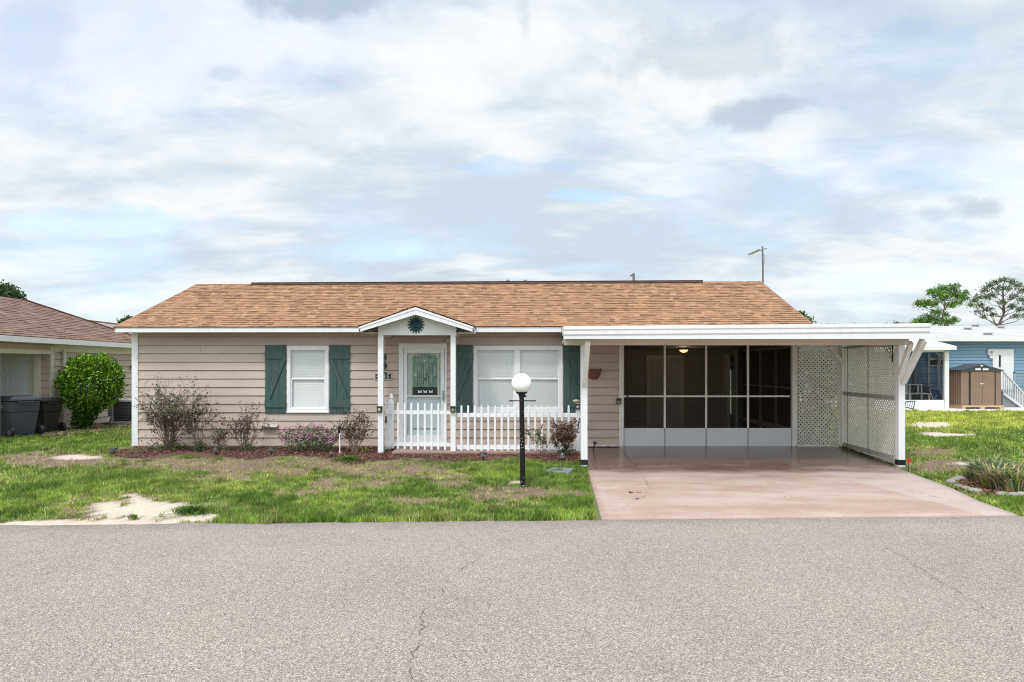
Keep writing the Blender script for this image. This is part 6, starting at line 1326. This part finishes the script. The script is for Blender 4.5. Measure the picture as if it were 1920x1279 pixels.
# ================================================================== TREES
def tree(name, lab, px0, px1, pyt, pyb, Y, trunk_px, n_clump, leafn, cols, kind='pine', size=.22, group='trees behind the houses', clumps=None, seed=1):
    rs = random.Random(seed); k = Y/F; t = thing(name, lab, 'tree', group); base = P(trunk_px, 0, Y); base.z = 0
    xc = P((px0+px1)/2, 0, Y).x; w = (px1-px0)*k/2; zt_ = P(0, pyt, Y).z; zb_ = P(0, pyb, Y).z; tr = MB(); lf_ = MB(); topz = zt_-.12*(zt_-zb_)
    spine = [base+Vector((rs.gauss(0, .08)*i, rs.gauss(0, .08)*i, topz*i/7)) for i in range(8)]; R0 = .021*zt_
    tr.tube(spine, [R0*(1-.8*i/7) for i in range(8)], 8)
    cl = []
    if clumps:
        for cx, cy, rp in clumps: cl.append((P(cx, cy, Y+rs.uniform(-1, 1)*w*.5), rp*k))
    else:
        for _ in range(n_clump):
            a = rs.uniform(0, 6.28); h = rs.random(); rr = w*math.sqrt(max(.05, 1-(2*h-.9)**2*.8))*rs.uniform(.25, .95); cl.append((Vector((xc+math.cos(a)*rr, Y+math.sin(a)*rr, zb_+(zt_-zb_)*h*.93)), w*rs.uniform(.16, .27)))
    for c, r in cl:
        zz = max(.3*topz, min(topz, c.z-rs.uniform(.1, .5)*w-.3*abs(c.x-base.x))); u = zz/topz*7; i = min(6, int(u)); s = spine[i].lerp(spine[i+1], u-i)
        mid = s.lerp(c, .5)+Vector((rs.gauss(0, .08)*w, rs.gauss(0, .08)*w, -.03*w)); rb_ = R0*.32*(1.1-zz/topz*.6); tr.tube([s, s.lerp(mid, .5)+Vector((0, 0, rs.gauss(0, .04)*w)), mid, c], [rb_, rb_*.75, rb_*.5, rb_*.18], 5, cap=False)
        for _ in range(3): e = c+Vector((rs.gauss(0, .7)*r, rs.gauss(0, .7)*r, rs.gauss(.1, .4)*r)); tr.tube([c.lerp(mid, .3), e], [rb_*.25, rb_*.1], 4, cap=False)
        m_ = int(leafn*(r/(w*.2))**1.4)
        for _ in range(m_):
            u = Vector((rs.gauss(0, 1), rs.gauss(0, 1), rs.gauss(0, .62))); u = u*(r*.55); q = c+u
            lf_.leaf(q, size*rs.uniform(.6, 1.2), tuple(x*rs.uniform(.65, 1.35) for x in rs.choice(cols)), asp=.32 if kind == 'pine' else .6)
    tr.build('trunk', M_bark, t, fix=False); lf_.build('crown', M_leaf, t, fix=False); anchor(t, base); return t
PGc = [(.09, .20, .03), (.13, .26, .04), (.05, .11, .02), (.18, .30, .07)]; PBr = [(.08, .13, .05), (.055, .085, .04), (.10, .16, .055), (.10, .10, .065)]
tree('pine_tree', 'bright green pine with tiered crown above the white roof of the blue house', 1712, 1818, 534, 612, 58, 1773, 0, 300, PGc, size=.26, seed=4,
     clumps=[(1766, 541, 10), (1780, 545, 11), (1790, 538, 8), (1758, 551, 12), (1746, 547, 7), (1771, 557, 11), (1795, 553, 10), (1806, 558, 8), (1812, 549, 5), (1738, 568, 9), (1726, 570, 8), (1752, 569, 9), (1722, 566, 4), (1786, 571, 8), (1797, 566, 6), (1757, 585, 8), (1742, 596, 11), (1724, 601, 9), (1715, 606, 6), (1760, 602, 10), (1778, 603, 9), (1790, 600, 6), (1735, 606, 9), (1772, 590, 5)])
tree('pine_tree', 'wide grey green pine with open crown at the right picture edge', 1817, 1935, 520, 612, 64, 1877, 0, 330, PBr, size=.22, seed=9,
     clumps=[(1868, 529, 8), (1882, 525, 8), (1896, 528, 8), (1908, 535, 8), (1856, 536, 8), (1846, 543, 8), (1872, 541, 8), (1890, 541, 7), (1916, 545, 8), (1928, 540, 8), (1836, 556, 8), (1850, 557, 8), (1826, 563, 7), (1820, 571, 6), (1838, 572, 8), (1862, 553, 8), (1900, 556, 8), (1918, 560, 9), (1930, 568, 10), (1852, 580, 8), (1834, 585, 7), (1862, 590, 6), (1898, 575, 8), (1914, 580, 8), (1905, 593, 7), (1925, 590, 9), (1843, 594, 5), (1880, 566, 6)])
tree('oak_tree', 'dark green tree crown behind the brown roof at the left picture edge', -30, 45, 532, 575, 45, 6, 0, 260, [(.05, .10, .03), (.08, .14, .045), (.035, .065, .02)], kind='oak', size=.20, seed=3,
     clumps=[(-10, 580, 22), (20, 590, 22), (-30, 600, 22), (5, 610, 24), (35, 605, 20), (-40, 575, 20), (14, 541, 13), (2, 545, 13), (26, 551, 11), (-12, 548, 12), (36, 559, 8), (10, 556, 14), (-6, 560, 12), (28, 562, 10)])
tree('oak_tree', 'small green treetop peeking above the left eave corner of the tan house', 224, 262, 592, 625, 48, 240, 0, 200, [(.06, .11, .03), (.10, .15, .05), (.04, .07, .02)], kind='oak', size=.16, seed=5,
     clumps=[(235, 625, 16), (255, 630, 16), (215, 632, 14), (270, 622, 12), (242, 640, 16), (242, 597, 5), (234, 602, 6), (228, 605, 4), (245, 604, 7), (252, 608, 8), (240, 611, 9)])
tree('oak_tree', 'leafy green treetop showing behind the right slope of the brown roof', 1400, 1530, 580, 670, 24, 1460, 0, 140, [(.10, .20, .03), (.15, .26, .05), (.06, .12, .02)], kind='oak', size=.11, seed=6,
     clumps=[(1455, 615, 16), (1470, 600, 13), (1430, 625, 16), (1480, 625, 16), (1450, 645, 16), (1475, 655, 16), (1420, 650, 14), (1495, 640, 14), (1440, 600, 12), (1500, 588, 6), (1506, 592, 6), (1513, 598, 7), (1519, 603, 6), (1508, 606, 9), (1498, 604, 9), (1495, 595, 6)])
tree('oak_tree', 'low hazy green treetop above the carport roof far behind', 1655, 1712, 600, 625, 75, 1690, 0, 220, [(.13, .17, .09), (.16, .20, .12)], kind='oak', size=.3, seed=8, clumps=[(1668, 612, 5), (1680, 609, 5), (1692, 611, 5), (1703, 611, 6), (1660, 614, 4)])
